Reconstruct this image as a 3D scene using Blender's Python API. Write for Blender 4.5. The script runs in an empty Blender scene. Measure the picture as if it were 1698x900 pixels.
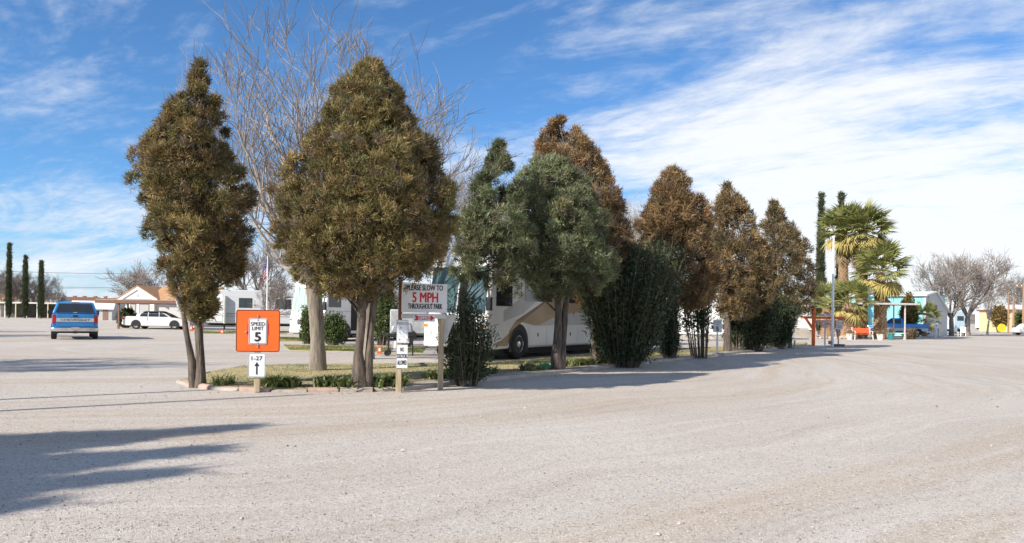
import bpy, math, random
import numpy as np
from mathutils import Vector, Matrix, noise

# ------------------------------------------------------------------ camera, sky, sun, exposure
H, F, CX, HY, ROLL = 1.43, 1300.0, 849.0, 524.0, 0.0145
SC = bpy.context.scene
COL = SC.collection
cam = bpy.data.cameras.new('camera')
cam.sensor_width = 36.0
cam.lens = 36.0 * F / 1698.0
cam.shift_y = (HY - 450.0) / 1698.0
cam.clip_start = 0.1
cam.clip_end = 6000.0
camo = bpy.data.objects.new('camera', cam)
COL.objects.link(camo)
cr, sr = math.cos(ROLL), math.sin(ROLL)
camo.matrix_world = Matrix(((cr, -sr, 0, 0), (0, 0, -1, 0), (sr, cr, 0, H), (0, 0, 0, 1)))
SC.camera = camo

SUN_EL = math.radians(32.0)
SDX, SDY = 0.786, 0.619                      # ground direction in which shadows fall
sun = bpy.data.lights.new('sun', 'SUN')
sun.energy = 4.9
sun.angle = math.radians(0.55)
sun.color = (1.0, 0.93, 0.83)
suno = bpy.data.objects.new('sun', sun)
COL.objects.link(suno)
ldir = Vector((SDX * math.cos(SUN_EL), SDY * math.cos(SUN_EL), -math.sin(SUN_EL)))
suno.rotation_euler = ldir.to_track_quat('-Z', 'Y').to_euler()
suno.location = (-20, -15, 25)

SC.view_settings.view_transform = 'Standard'
SC.view_settings.look = 'None'
SC.view_settings.exposure = 0.45
SC.view_settings.gamma = 1.0
SC.view_settings.use_curve_mapping = False

world = bpy.data.worlds.new('World')
SC.world = world
world.use_nodes = True
wn, wl = world.node_tree.nodes, world.node_tree.links
wn.clear()
def WN(t, **kw):
    n = wn.new(t)
    for k, v in kw.items():
        setattr(n, k, v)
    return n
def wmath(op, a, b=None, c=None, clamp=False):
    n = WN('ShaderNodeMath', operation=op, use_clamp=clamp)
    for i, x in enumerate((a, b, c)):
        if x is None:
            continue
        if isinstance(x, (int, float)):
            n.inputs[i].default_value = x
        else:
            wl.new(x, n.inputs[i])
    return n.outputs[0]
def wnoise(vec, scale, detail=6.0, rough=0.55, dist=0.0):
    n = WN('ShaderNodeTexNoise')
    n.inputs['Scale'].default_value = scale
    n.inputs['Detail'].default_value = detail
    n.inputs['Roughness'].default_value = rough
    n.inputs['Distortion'].default_value = dist
    wl.new(vec, n.inputs['Vector'])
    return n.outputs['Fac']
def wmaprange(x, a, b, c=0.0, d=1.0):
    n = WN('ShaderNodeMapRange', interpolation_type='SMOOTHSTEP')
    n.inputs[1].default_value, n.inputs[2].default_value = a, b
    n.inputs[3].default_value, n.inputs[4].default_value = c, d
    wl.new(x, n.inputs[0])
    return n.outputs[0]
sky = WN('ShaderNodeTexSky', sky_type='NISHITA')
sky.sun_disc = False
sky.sun_elevation = SUN_EL
sky.sun_rotation = math.atan2(-SDX, -SDY)
sky.altitude = 1200
sky.air_density = 1.0
sky.dust_density = 0.5
sky.ozone_density = 2.5
tc = WN('ShaderNodeTexCoord')
sep = WN('ShaderNodeSeparateXYZ')
wl.new(tc.outputs['Generated'], sep.inputs[0])
dx, dy, dz = sep.outputs
dzp = wmath('ADD', wmath('MAXIMUM', dz, 0.0), 0.16)
# a cloud deck: directions projected on a flat layer, so cloud streaks flatten towards the horizon
px_, py_ = wmath('DIVIDE', dx, dzp), wmath('DIVIDE', dy, dzp)
comb = WN('ShaderNodeCombineXYZ')
wl.new(px_, comb.inputs[0]); wl.new(py_, comb.inputs[1])
def wmap(rot, sc, loc):
    m_ = WN('ShaderNodeMapping')
    m_.inputs['Rotation'].default_value = (0, 0, math.radians(rot))
    m_.inputs['Scale'].default_value = sc
    m_.inputs['Location'].default_value = loc
    # rotate first, then stretch: nested mappings
    m2 = WN('ShaderNodeMapping')
    m_.inputs['Scale'].default_value = (1, 1, 1)
    m2.inputs['Scale'].default_value = sc
    wl.new(comb.outputs[0], m_.inputs['Vector'])
    wl.new(m_.outputs[0], m2.inputs['Vector'])
    return m2.outputs[0]
fib = wnoise(wmap(38, (.7, 1.7, 1), (3.1, 1.7, 0)), 1.3, 10.0, 0.64, 1.3)      # fibrous streaks
puff = wnoise(wmap(20, (.6, 1.0, 1), (8.3, 2.2, 0)), 1.15, 9.0, 0.60, 0.5)      # soft banks
fine = wnoise(wmap(30, (1, 1.6, 1), (1.3, 4.2, 0)), 9.0, 6.0, 0.65, 0.3)        # ripples
# the bank that fills the right-hand sky, thinning slowly to the left
az = wmath('DIVIDE', dx, wmath('MAXIMUM', wmath('ADD', dy, 0.35), 0.05))
el = dz
bank = wmath('MULTIPLY', wmaprange(az, -0.05, 0.28), wmaprange(el, 0.36, 0.16))
low = wmaprange(el, 0.17, 0.02)
cover = wmath('ADD', wmath('MULTIPLY', fib, 0.60), wmath('MULTIPLY', puff, 0.55))
cover = wmath('ADD', cover, wmath('MULTIPLY', wmath('SUBTRACT', fine, 0.5), 0.27))
cover = wmath('ADD', cover, wmath('MULTIPLY', bank, 0.205))
cover = wmath('ADD', cover, wmath('MULTIPLY', wmaprange(az, -0.3, 0.5), 0.06))
cover = wmath('ADD', cover, wmath('MULTIPLY', low, 0.20))
cl = wmaprange(cover, 0.515, 0.87)
cl = wmath('MULTIPLY', cl, 0.91)
shade = wmaprange(wmath('ADD', puff, wmath('MULTIPLY', bank, .25)), 0.35, 0.72)
ccol = WN('ShaderNodeMix', data_type='RGBA')
wl.new(shade, ccol.inputs[0])
ccol.inputs[6].default_value = (6.0, 6.8, 8.2, 1)
ccol.inputs[7].default_value = (8.9, 9.0, 9.1, 1)
tint = WN('ShaderNodeMix', data_type='RGBA', blend_type='MULTIPLY')
tint.inputs[0].default_value = 1.0
wl.new(sky.outputs[0], tint.inputs[6])
tint.inputs[7].default_value = (0.70, 1.10, 1.42, 1)
mixc = WN('ShaderNodeMix', data_type='RGBA')
wl.new(cl, mixc.inputs[0])
wl.new(tint.outputs[2], mixc.inputs[6])
wl.new(ccol.outputs[2], mixc.inputs[7])
bg = WN('ShaderNodeBackground')
bg.inputs[1].default_value = 0.085
wl.new(mixc.outputs[2], bg.inputs[0])
wo = WN('ShaderNodeOutputWorld')
wl.new(bg.outputs[0], wo.inputs[0])

# ------------------------------------------------------------------ pixel -> place helpers
def uv(px, py):
    a, b = px - CX, py - HY
    return a * cr + b * sr, -a * sr + b * cr
def gp(px, py, z=0.0):
    """point at height z on the ground seen at a pixel"""
    u, v = uv(px, py)
    Y = F * (H - z) / v
    return Vector((u * Y / F, Y, z))
def at(px, py, Y):
    u, v = uv(px, py)
    return Vector((u * Y / F, Y, H - v * Y / F))

# ------------------------------------------------------------------ mesh helpers
class MB:
    def __init__(s):
        s.v, s.f, s.m = [], [], []
    def add(s, vs, fs, mi=0):
        o = len(s.v)
        s.v += [tuple(p) for p in vs]
        s.f += [tuple(i + o for i in f) for f in fs]
        s.m += [mi] * len(fs)
        return s
    def box(s, c, d, rz=0.0, mi=0, M=None):
        x, y, z = d[0] / 2, d[1] / 2, d[2] / 2
        vs = [Vector((a * x, b * y, e * z)) for e in (-1, 1) for b in (-1, 1) for a in (-1, 1)]
        R = M if M is not None else Matrix.Rotation(rz, 3, 'Z')
        vs = [R @ p + Vector(c) for p in vs]
        return s.add(vs, [(0, 2, 3, 1), (4, 5, 7, 6), (0, 1, 5, 4), (2, 6, 7, 3), (0, 4, 6, 2), (1, 3, 7, 5)], mi)
    def bar(s, a, b, w, t=None, mi=0):
        a, b = Vector(a), Vector(b)
        d = b - a
        q = d.to_track_quat('Z', 'Y').to_matrix()
        return s.box((a + b) / 2, (w, t or w, d.length), M=q, mi=mi)
    def tube(s, pts, rad, n=6, cap=True, mi=0):
        pts = [Vector(p) for p in pts]
        if not hasattr(rad, '__len__'):
            rad = [rad] * len(pts)
        vs, fs = [], []
        ref = None
        for i, p in enumerate(pts):
            d = (pts[min(i + 1, len(pts) - 1)] - pts[max(i - 1, 0)])
            if d.length < 1e-9:
                d = Vector((0, 0, 1))
            d.normalize()
            if ref is None:
                ref = Vector((1, 0, 0)) if abs(d.x) < .8 else Vector((0, 1, 0))
            a = (ref - d * ref.dot(d))
            if a.length < 1e-4:
                a = d.orthogonal()
            a.normalize()
            ref = a
            b = d.cross(a)
            for k in range(n):
                t = 2 * math.pi * k / n
                vs.append(p + (a * math.cos(t) + b * math.sin(t)) * rad[i])
        for i in range(len(pts) - 1):
            for k in range(n):
                k2 = (k + 1) % n
                fs.append((i * n + k, i * n + k2, (i + 1) * n + k2, (i + 1) * n + k))
        if cap:
            fs.append(tuple(range(n))[::-1])
            fs.append(tuple(range((len(pts) - 1) * n, len(pts) * n)))
        return s.add(vs, fs, mi)
    def loft(s, rings, cap=True, mi=0):
        n = len(rings[0])
        vs = [p for r in rings for p in r]
        fs = []
        for i in range(len(rings) - 1):
            for k in range(n):
                k2 = (k + 1) % n
                fs.append((i * n + k, i * n + k2, (i + 1) * n + k2, (i + 1) * n + k))
        if cap:
            fs.append(tuple(range(n))[::-1])
            fs.append(tuple(range((len(rings) - 1) * n, len(rings) * n)))
        return s.add(vs, fs, mi)
    def prism(s, poly, a, b, axis='y', mi=0):
        """2-D outline pushed from a to b along an axis"""
        def P(p, t):
            if axis == 'y':
                return (p[0], t, p[1])
            if axis == 'x':
                return (t, p[0], p[1])
            return (p[0], p[1], t)
        return s.loft([[P(p, a) for p in poly], [P(p, b) for p in poly]], mi=mi)
    def lathe(s, prof, n=20, axis='z', c=(0, 0, 0), mi=0):
        rings = []
        for k in range(n):
            t = 2 * math.pi * k / n
            ring = []
            for r, h in prof:
                a, b = r * math.cos(t), r * math.sin(t)
                p = (a, b, h) if axis == 'z' else ((a, h, b) if axis == 'y' else (h, a, b))
                ring.append((p[0] + c[0], p[1] + c[1], p[2] + c[2]))
            rings.append(ring)
        m = len(prof)
        vs = [p for r in rings for p in r]
        fs = []
        for k in range(n):
            k2 = (k + 1) % n
            for j in range(m - 1):
                fs.append((k * m + j, k2 * m + j, k2 * m + j + 1, k * m + j + 1))
        return s.add(vs, fs, mi)
    def build(s, name, mat, parent=None, smooth=False, bevel=0.0, seg=2):
        me = bpy.data.meshes.new(name)
        me.from_pydata(s.v, [], s.f)
        mats = mat if isinstance(mat, (list, tuple)) else [mat]
        for m in mats:
            me.materials.append(m)
        if len(mats) > 1:
            me.polygons.foreach_set('material_index', s.m)
        import bmesh
        bm = bmesh.new(); bm.from_mesh(me)
        bmesh.ops.recalc_face_normals(bm, faces=bm.faces)
        bm.to_mesh(me); bm.free()
        o = bpy.data.objects.new(name, me)
        COL.objects.link(o)
        o.parent = parent
        if smooth or bevel:
            me.polygons.foreach_set('use_smooth', [True] * len(me.polygons))
        if bevel:
            md = o.modifiers.new('bevel', 'BEVEL')
            md.width = bevel; md.segments = seg; md.limit_method = 'ANGLE'; md.angle_limit = math.radians(35)
            me.set_sharp_from_angle(angle=math.radians(50))
        elif smooth:
            me.set_sharp_from_angle(angle=math.radians(42))
        return o

def np_mesh(name, V, cols=None, mat=None, parent=None, k=3):
    """V: (n,k,3) faces as numpy; cols: (n,3) colour of each face"""
    n = len(V)
    me = bpy.data.meshes.new(name)
    me.vertices.add(n * k)
    me.vertices.foreach_set('co', V.reshape(-1).astype(np.float32))
    me.loops.add(n * k)
    me.loops.foreach_set('vertex_index', np.arange(n * k, dtype=np.int32))
    me.polygons.add(n)
    me.polygons.foreach_set('loop_start', np.arange(0, n * k, k, dtype=np.int32))
    me.polygons.foreach_set('loop_total', np.full(n, k, dtype=np.int32))
    if cols is not None:
        ca = me.color_attributes.new('Col', 'FLOAT_COLOR', 'POINT')
        c4 = np.ones((n, k, 4), dtype=np.float32)
        c4[:, :, :3] = cols[:, None, :]
        ca.data.foreach_set('color', c4.reshape(-1))
    me.update()
    if mat:
        me.materials.append(mat)
    o = bpy.data.objects.new(name, me)
    COL.objects.link(o)
    o.parent = parent
    return o

def tag(o, label=None, cat=None, group=None, kind=None):
    for k, v in (('label', label), ('category', cat), ('group', group), ('kind', kind)):
        if v:
            o[k] = v
    return o
def thing(name, label, cat, loc=(0, 0, 0), rz=0.0, group=None):
    o = bpy.data.objects.new(name, None)
    COL.objects.link(o)
    o.empty_display_size = 0.3
    o.location = loc
    o.rotation_euler = (0, 0, rz)
    return tag(o, label, cat, group)
def copy_tree(o, parent=None):
    c = o.copy()
    COL.objects.link(c)
    c.parent = parent
    for ch in list(o.children):
        copy_tree(ch, c)
    return c

# ------------------------------------------------------------------ materials
def new_mat(name):
    m = bpy.data.materials.new(name)
    m.use_nodes = True
    nt = m.node_tree
    return m, nt.nodes, nt.links, nt.nodes['Principled BSDF']
def _mix(n, l, fac, a, b, blend='MIX'):
    x = n.new('ShaderNodeMix'); x.data_type = 'RGBA'; x.blend_type = blend
    for i, val in ((0, fac), (6, a), (7, b)):
        if isinstance(val, (int, float)):
            x.inputs[i].default_value = val
        elif isinstance(val, tuple):
            x.inputs[i].default_value = val if len(val) == 4 else (*val, 1)
        else:
            l.new(val, x.inputs[i])
    return x.outputs[2]
def _noise(n, l, vec, scale, detail=4, rough=.55, out='Fac'):
    x = n.new('ShaderNodeTexNoise')
    x.inputs['Scale'].default_value = scale
    x.inputs['Detail'].default_value = detail
    x.inputs['Roughness'].default_value = rough
    l.new(vec, x.inputs['Vector'])
    return x.outputs[out]
def _ramp(n, l, x, a, b, c=0., d=1.):
    r = n.new('ShaderNodeMapRange'); r.interpolation_type = 'SMOOTHSTEP'
    r.inputs[1].default_value, r.inputs[2].default_value = a, b
    r.inputs[3].default_value, r.inputs[4].default_value = c, d
    l.new(x, r.inputs[0])
    return r.outputs[0]
MATS = {}
def pm(name, col, rough=.6, metal=0., var=.18, scale=6., bump=0., bscale=60., wear=None, stretch=None, coat=0., wearlim=(.55, .75)):
    if name in MATS:
        return MATS[name]
    m, n, l, b = new_mat(name)
    t = n.new('ShaderNodeTexCoord')
    vec = t.outputs['Object']
    if stretch:
        mpn = n.new('ShaderNodeMapping'); mpn.inputs['Scale'].default_value = stretch
        l.new(vec, mpn.inputs[0]); vec = mpn.outputs[0]
    f = _noise(n, l, vec, scale, 6, .6)
    dark = tuple(c * (1 - var) for c in col); lite = tuple(min(1, c * (1 + var)) for c in col)
    c = _mix(n, l, _ramp(n, l, f, .3, .7), dark, lite)
    if wear:
        f2 = _noise(n, l, vec, scale * 2.3, 8, .68)
        c = _mix(n, l, _ramp(n, l, f2, *wearlim), c, wear)
    l.new(c, b.inputs['Base Color'])
    b.inputs['Roughness'].default_value = rough
    b.inputs['Metallic'].default_value = metal
    if coat:
        b.inputs['Coat Weight'].default_value = coat
        b.inputs['Coat Roughness'].default_value = .08
    if bump:
        bp = n.new('ShaderNodeBump')
        bp.inputs['Strength'].default_value = bump
        bp.inputs['Distance'].default_value = .02
        l.new(_noise(n, l, vec, bscale, 6, .65), bp.inputs['Height'])
        l.new(bp.outputs[0], b.inputs['Normal'])
    MATS[name] = m
    return m
def leaf_mat(name, rough=.75, trans=.22):
    m, n, l, b = new_mat(name)
    a = n.new('ShaderNodeAttribute'); a.attribute_name = 'Col'
    l.new(a.outputs['Color'], b.inputs['Base Color'])
    b.inputs['Roughness'].default_value = rough
    b.inputs['Specular IOR Level'].default_value = .25
    tr = n.new('ShaderNodeBsdfTranslucent'); l.new(a.outputs['Color'], tr.inputs[0])
    mx = n.new('ShaderNodeMixShader'); mx.inputs[0].default_value = trans
    l.new(b.outputs[0], mx.inputs[1]); l.new(tr.outputs[0], mx.inputs[2])
    l.new(mx.outputs[0], n['Material Output'].inputs[0])
    return m
LEAF = leaf_mat('foliage')
LEAFG = leaf_mat('glossy_foliage', .45, .15)
def glass_mat(name, col=(.02, .025, .03), rough=.06):
    m = pm(name, col, rough, 0, .2, 2.)
    m.node_tree.nodes['Principled BSDF'].inputs['Specular IOR Level'].default_value = .8
    return m
BARK_J = pm('juniper_bark', (.12, .093, .072), .9, var=.5, scale=5, bump=1.0, bscale=9, stretch=(4, 4, .7), wear=(.24, .205, .175))
BARK_G = pm('grey_bark', (.25, .21, .17), .9, var=.35, scale=5, bump=1.0, bscale=10, stretch=(5, 5, .6), wear=(.16, .135, .11))
BARK_W = pm('pale_twig', (.32, .275, .24), .85, var=.3, scale=3)
BARK_D = pm('grey_brown_twig', (.22, .185, .16), .9, var=.3, scale=3)
WHITE = pm('white_paint', (.78, .78, .76), .45, var=.06, scale=3)
BLACK = pm('black_paint', (.02, .02, .022), .5)
RUBBER = pm('tyre_rubber', (.025, .025, .025), .85, var=.3, scale=20)
CHROME = pm('chrome', (.62, .62, .62), .22, 1.0, var=.08)
GLASS = glass_mat('dark_glass')
WOODP = pm('weathered_post', (.42, .34, .22), .85, var=.3, scale=4, stretch=(6, 6, .5), bump=.4, bscale=14, wear=(.26, .20, .13))
CONC = pm('old_concrete', (.40, .36, .31), .9, var=.18, scale=2.5, bump=.4, bscale=40, wear=(.30, .25, .20))
STEEL = pm('galvanised_steel', (.5, .5, .5), .45, .7, var=.12)
REDLENS = pm('red_lens', (.45, .02, .02), .25)
ORANGE_P = pm('orange_paint', (.72, .12, .01), .45, var=.08)

# ------------------------------------------------------------------ lettering
_tc = {}
def text_obj(name, body, width, height, mat, parent, x, z, y=-.004, bold=.0, axis='-y', shear=0.0):
    """lettering as flat print, fitted to width x height, centred at (x, z) on a face looking to -Y (or to -X)"""
    key = (body, shear)
    if key not in _tc:
        cu = bpy.data.curves.new('t', 'FONT')
        cu.body = body; cu.align_x = 'CENTER'; cu.shear = shear; cu.resolution_u = 3
        ob = bpy.data.objects.new('t', cu)
        COL.objects.link(ob)
        dg = bpy.context.evaluated_depsgraph_get()
        me = bpy.data.meshes.new_from_object(ob.evaluated_get(dg))
        co = np.array([v.co[:] for v in me.vertices])
        fs = [tuple(p.vertices) for p in me.polygons]
        bpy.data.objects.remove(ob)
        bpy.data.curves.remove(cu)
        _tc[key] = (co, fs)
    co, fs = _tc[key]
    mn, mx = co.min(0), co.max(0)
    sx, sz = width / (mx[0] - mn[0]), height / (mx[1] - mn[1])
    X = (co[:, 0] - (mn[0] + mx[0]) / 2) * sx
    Z = (co[:, 1] - (mn[1] + mx[1]) / 2) * sz
    # heavier strokes: the same letters laid a hair apart, each a little proud of the last
    e = bold * height * 2.2
    vs, fs2 = [], []
    for k, (ex, ez) in enumerate(((0, 0), (-e, 0), (e, 0), (0, e * .7), (0, -e * .7)) if bold else ((0, 0),)):
        o_ = len(vs)
        fs2 += [tuple(i + o_ for i in f) for f in fs]
        yk = y - k * .0004
        if axis == '-y':
            vs += [(x + a * (1 - 2 * e / width) + ex, yk, z + b + ez) for a, b in zip(X, Z)]
        else:                # face looking to -X: reads along -Y
            vs += [(yk, x - a - ex, z + b + ez) for a, b in zip(X, Z)]
    fs = fs2
    me = bpy.data.meshes.new(name)
    me.from_pydata(vs, [], fs)
    me.materials.append(mat)
    o = bpy.data.objects.new(name, me)
    COL.objects.link(o)
    o.parent = parent
    return o
# ------------------------------------------------------------------ ground
def ground_mat():
    m, n, l, b = new_mat('gravel')
    t = n.new('ShaderNodeTexCoord'); P = t.outputs['Object']
    big = _noise(n, l, P, .16, 5, .6)
    # tyre tracks sweep round the island end and on along the tree row: wear that follows circles about one point
    sb = n.new('ShaderNodeVectorMath'); sb.operation = 'SUBTRACT'; l.new(P, sb.inputs[0]); sb.inputs[1].default_value = (-12, 30, 0)
    ln = n.new('ShaderNodeVectorMath'); ln.operation = 'LENGTH'; l.new(sb.outputs[0], ln.inputs[0])
    wob = n.new('ShaderNodeMath'); wob.operation = 'MULTIPLY_ADD'; l.new(_noise(n, l, P, .10, 3, .5), wob.inputs[0]); wob.inputs[1].default_value = 5.0; l.new(ln.outputs['Value'], wob.inputs[2])
    cx_ = n.new('ShaderNodeCombineXYZ'); l.new(wob.outputs[0], cx_.inputs[0])
    sc_ = n.new('ShaderNodeVectorMath'); sc_.operation = 'SCALE'; l.new(P, sc_.inputs[0]); sc_.inputs['Scale'].default_value = .05
    ad_ = n.new('ShaderNodeVectorMath'); ad_.operation = 'ADD'; l.new(cx_.outputs[0], ad_.inputs[0]); l.new(sc_.outputs[0], ad_.inputs[1])
    trk = _noise(n, l, ad_.outputs[0], .75, 5, .62)
    rut = _noise(n, l, ad_.outputs[0], 2.6, 3, .6)
    mid = _noise(n, l, P, 1.7, 6, .65)
    c = _mix(n, l, _ramp(n, l, big, .35, .65), (.525, .475, .41), (.58, .54, .48))
    c = _mix(n, l, _ramp(n, l, trk, .46, .66, 0, .65), c, (.50, .405, .30))
    c = _mix(n, l, _ramp(n, l, mid, .52, .75, 0, .5), c, (.62, .59, .555))
    c = _mix(n, l, _ramp(n, l, rut, .53, .68, 0, .38), c, (.40, .34, .28))
    c = _mix(n, l, _ramp(n, l, rut, .47, .32, 0, .42), c, (.66, .62, .57))
    v = n.new('ShaderNodeTexVoronoi'); v.inputs['Scale'].default_value = 110; l.new(P, v.inputs['Vector'])
    v2 = n.new('ShaderNodeTexVoronoi'); v2.inputs['Scale'].default_value = 48; v2.inputs['Randomness'].default_value = 1; l.new(P, v2.inputs['Vector'])
    sp = n.new('ShaderNodeSeparateColor'); l.new(v.outputs['Color'], sp.inputs[0])
    sp2 = n.new('ShaderNodeSeparateColor'); l.new(v2.outputs['Color'], sp2.inputs[0])
    c = _mix(n, l, .56, c, _mix(n, l, sp.outputs[0], (.42, .41, .41), (1.22, 1.20, 1.17)), 'MULTIPLY')
    c = _mix(n, l, _ramp(n, l, sp2.outputs[1], .86, .97, 0, .6), c, (.24, .20, .18))
    c = _mix(n, l, _ramp(n, l, sp2.outputs[2], .92, .99, 0, .4), c, (.72, .68, .64))
    c = _mix(n, l, 1.0, c, (1.095, 1.08, 1.075), 'MULTIPLY')
    l.new(c, b.inputs['Base Color'])
    b.inputs['Roughness'].default_value = .95
    b.inputs['Specular IOR Level'].default_value = .15
    hgt = n.new('ShaderNodeMath'); hgt.operation = 'MULTIPLY_ADD'
    l.new(v.outputs['Distance'], hgt.inputs[0]); hgt.inputs[1].default_value = -1.0
    l.new(_noise(n, l, P, 14, 6, .7), hgt.inputs[2])
    bp = n.new('ShaderNodeBump'); bp.inputs['Strength'].default_value = .45; bp.inputs['Distance'].default_value = .015
    l.new(hgt.outputs[0], bp.inputs['Height'])
    l.new(bp.outputs[0], b.inputs['Normal'])
    return m
GRAVEL = ground_mat()
g = MB()
xs = [-3000, -400, -60, -20, 0, 20, 60, 400, 3000]
ys = [-400, -20, 0, 20, 45, 90, 200, 900, 4500]
g.add([(x, y, 0) for y in ys for x in xs], [(j * 9 + i, j * 9 + i + 1, j * 9 + i + 10, j * 9 + i + 9) for j in range(8) for i in range(8)])
tag(g.build('ground', GRAVEL), 'pale grey gravel yard and road covering the whole ground', kind='structure')

# loose stones on the gravel
rng = np.random.default_rng(5)
def loose_stones():
    n = 16000
    Y = 4.3 + 13 * rng.random(n) ** 1.7
    X = (rng.random(n) * 2 - 1) * (Y * .68 + .5)
    s = .004 + .007 * rng.random(n) ** 2.5
    s[:60] = .014 + .014 * rng.random(60)
    octa = np.array([(1, 0, 0), (0, 1, 0), (-1, 0, 0), (0, -1, 0), (0, 0, .75), (0, 0, -.4)])
    fs = np.array([(0, 1, 4), (1, 2, 4), (2, 3, 4), (3, 0, 4), (1, 0, 5), (2, 1, 5), (3, 2, 5), (0, 3, 5)])
    a = rng.random(n) * 6.28
    ca, sa = np.cos(a), np.sin(a)
    o = octa[None] * (s[:, None, None] * (.7 + .6 * rng.random((n, 6, 1))))
    V = np.stack([o[:, :, 0] * ca[:, None] - o[:, :, 1] * sa[:, None] + X[:, None], o[:, :, 0] * sa[:, None] + o[:, :, 1] * ca[:, None] + Y[:, None], o[:, :, 2] + s[:, None] * .25], -1)
    T = V[:, fs].reshape(-1, 3, 3)
    base = np.array([(.50, .46, .42), (.40, .36, .33), (.24, .20, .18), (.46, .39, .31)])[rng.choice(4, n, p=[.32, .34, .16, .18])]
    return T, np.repeat(base, 8, 0)
T, c = loose_stones()
STONEM = leaf_mat('stone_colour', .9, 0.0)
tag(np_mesh('loose_gravel', T, c, STONEM), 'loose stones scattered over the gravel yard', kind='stuff')

# ------------------------------------------------------------------ island with kerbs
FR = [gp(*p) for p in ((292, 634), (312, 641), (345, 646), (400, 649), (440, 650), (520, 650), (600, 650), (672, 648))]
STRIP = [gp(*p) for p in ((672, 648), (720, 642), (800, 633), (930, 619), (1050, 605.5), (1150, 594), (1230, 585), (1300, 577.5), (1345, 573.5))]
BACK = [gp(*p) for p in ((1338, 569), (1240, 573.5), (1150, 578.5), (1050, 584), (960, 591), (880, 598.5), (800, 603), (720, 606), (600, 607), (480, 608), (400, 611), (365, 617), (330, 626))]
def lawn_mat():
    m, n, l, b = new_mat('dry_lawn')
    t = n.new('ShaderNodeTexCoord'); P = t.outputs['Object']
    a = _noise(n, l, P, .55, 5, .6); f = _noise(n, l, P, 9, 6, .7); d = _noise(n, l, P, 38, 4, .7)
    c = _mix(n, l, _ramp(n, l, a, .47, .68), (.52, .43, .22), (.20, .22, .08))
    c = _mix(n, l, _ramp(n, l, f, .50, .72), c, (.36, .27, .16))
    c = _mix(n, l, .6, c, _mix(n, l, d, (.45, .45, .45), (1.4, 1.4, 1.4)), 'MULTIPLY')
    l.new(c, b.inputs['Base Color']); b.inputs['Roughness'].default_value = .95
    bp = n.new('ShaderNodeBump'); bp.inputs['Strength'].default_value = .8; bp.inputs['Distance'].default_value = .03
    l.new(d, bp.inputs['Height']); l.new(bp.outputs[0], b.inputs['Normal'])
    return m
LAWN = lawn_mat()
SOIL = pm('brown_soil', (.27, .185, .12), .95, var=.35, scale=5, bump=.8, bscale=30, wear=(.40, .31, .22))
def sheet(name, pts, z0, z1, mat, label):
    o = MB().loft([[(p.x, p.y, z0) for p in pts], [(p.x, p.y, z1) for p in pts]]).build(name, mat)
    return tag(o, label, kind='structure')
def inset(pts, d):
    out = []
    for i, p in enumerate(pts):
        a, b = pts[max(i - 1, 0)], pts[min(i + 1, len(pts) - 1)]
        t = (b - a).normalized()
        out.append(p + Vector((-t.y, t.x, 0)) * d)
    return out
isl = inset(FR, .13) + inset(STRIP, .42)[1:] + BACK
sheet('island_lawn', isl, -.05, .062, LAWN, 'raised island of dry yellow lawn under the row of trees')
bedf = inset(FR, .14)[2:] + inset(STRIP, .44)[1:5]
bedb = inset(FR, .85)[2:] + inset(STRIP, 1.15)[1:5]
sheet('planting_bed', bedf + bedb[::-1], .05, .068, SOIL, 'strip of bare brown soil behind the kerb')
stp = STRIP
strip = MB()
a, b_ = inset(stp, 0.0), inset(stp, .50)
strip.loft([[(p.x, p.y, -.05), (p.x, p.y, .075), (q.x, q.y, .085), (q.x, q.y, -.05)] for p, q in zip(a, b_)])
tag(strip.build('concrete_strip', CONC, bevel=.012), 'flat grey concrete edging strip along the tree row', kind='structure')
# single kerb stones round the rounded end
def along(pts, d):
    acc = 0
    for a, b in zip(pts, pts[1:]):
        L = (b - a).length
        if acc + L >= d:
            return a + (b - a) * ((d - acc) / L), (b - a).normalized()
        acc += L
    return pts[-1], (pts[-1] - pts[-2]).normalized()
def total(pts):
    return sum((b - a).length for a, b in zip(pts, pts[1:]))
kerb = thing('island_kerb', 'low edging of rounded pinkish concrete stones round the island end', 'kerb', (0, 0, 0))
KST = [pm('kerb_stone_%d' % i, c, .9, var=.2, scale=5, bump=.4, bscale=30, wear=(.30, .24, .19)) for i, c in enumerate(((.42, .36, .31), (.44, .31, .25), (.38, .33, .28)))]
random.seed(3)
def kerb_run(pts, step=.62, w=.15, h=.085):
    d, i = 0, 0
    T = total(pts)
    while d + .2 < T:
        L = min(step * random.uniform(.9, 1.1), T - d)
        p, t = along(pts, d + L / 2)
        nrm = Vector((-t.y, t.x, 0))
        prof = [(-w / 2, -.05), (-w / 2, h * .5), (-w * .33, h * .86), (0, h), (w * .33, h * .86), (w / 2, h * .5), (w / 2, -.05)]
        ring = []
        yaw, dz = random.uniform(-.06, .06), random.uniform(-.04, .006)
        t2 = Matrix.Rotation(yaw, 3, 'Z') @ t
        for s in (-1, 1):
            c = t2 * (s * (L - .025) / 2)
            ring.append([c + nrm * y + Vector((0, 0, z + dz)) for y, z in prof])
        o = MB().loft(ring).build('kerb_stone', random.choice(KST), kerb, bevel=.012)
        o.location = p
        d += L
        i += 1
kerb_run(inset(FR, .07))
bk = BACK[-1:] + [FR[0]]
kerb_run([BACK[i] for i in range(len(BACK) - 1, 5, -1)], .8, .13, .09)
kerb_run([FR[0] + Vector((.05, .05, 0)), BACK[-1]], .5, .13, .07)

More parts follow.
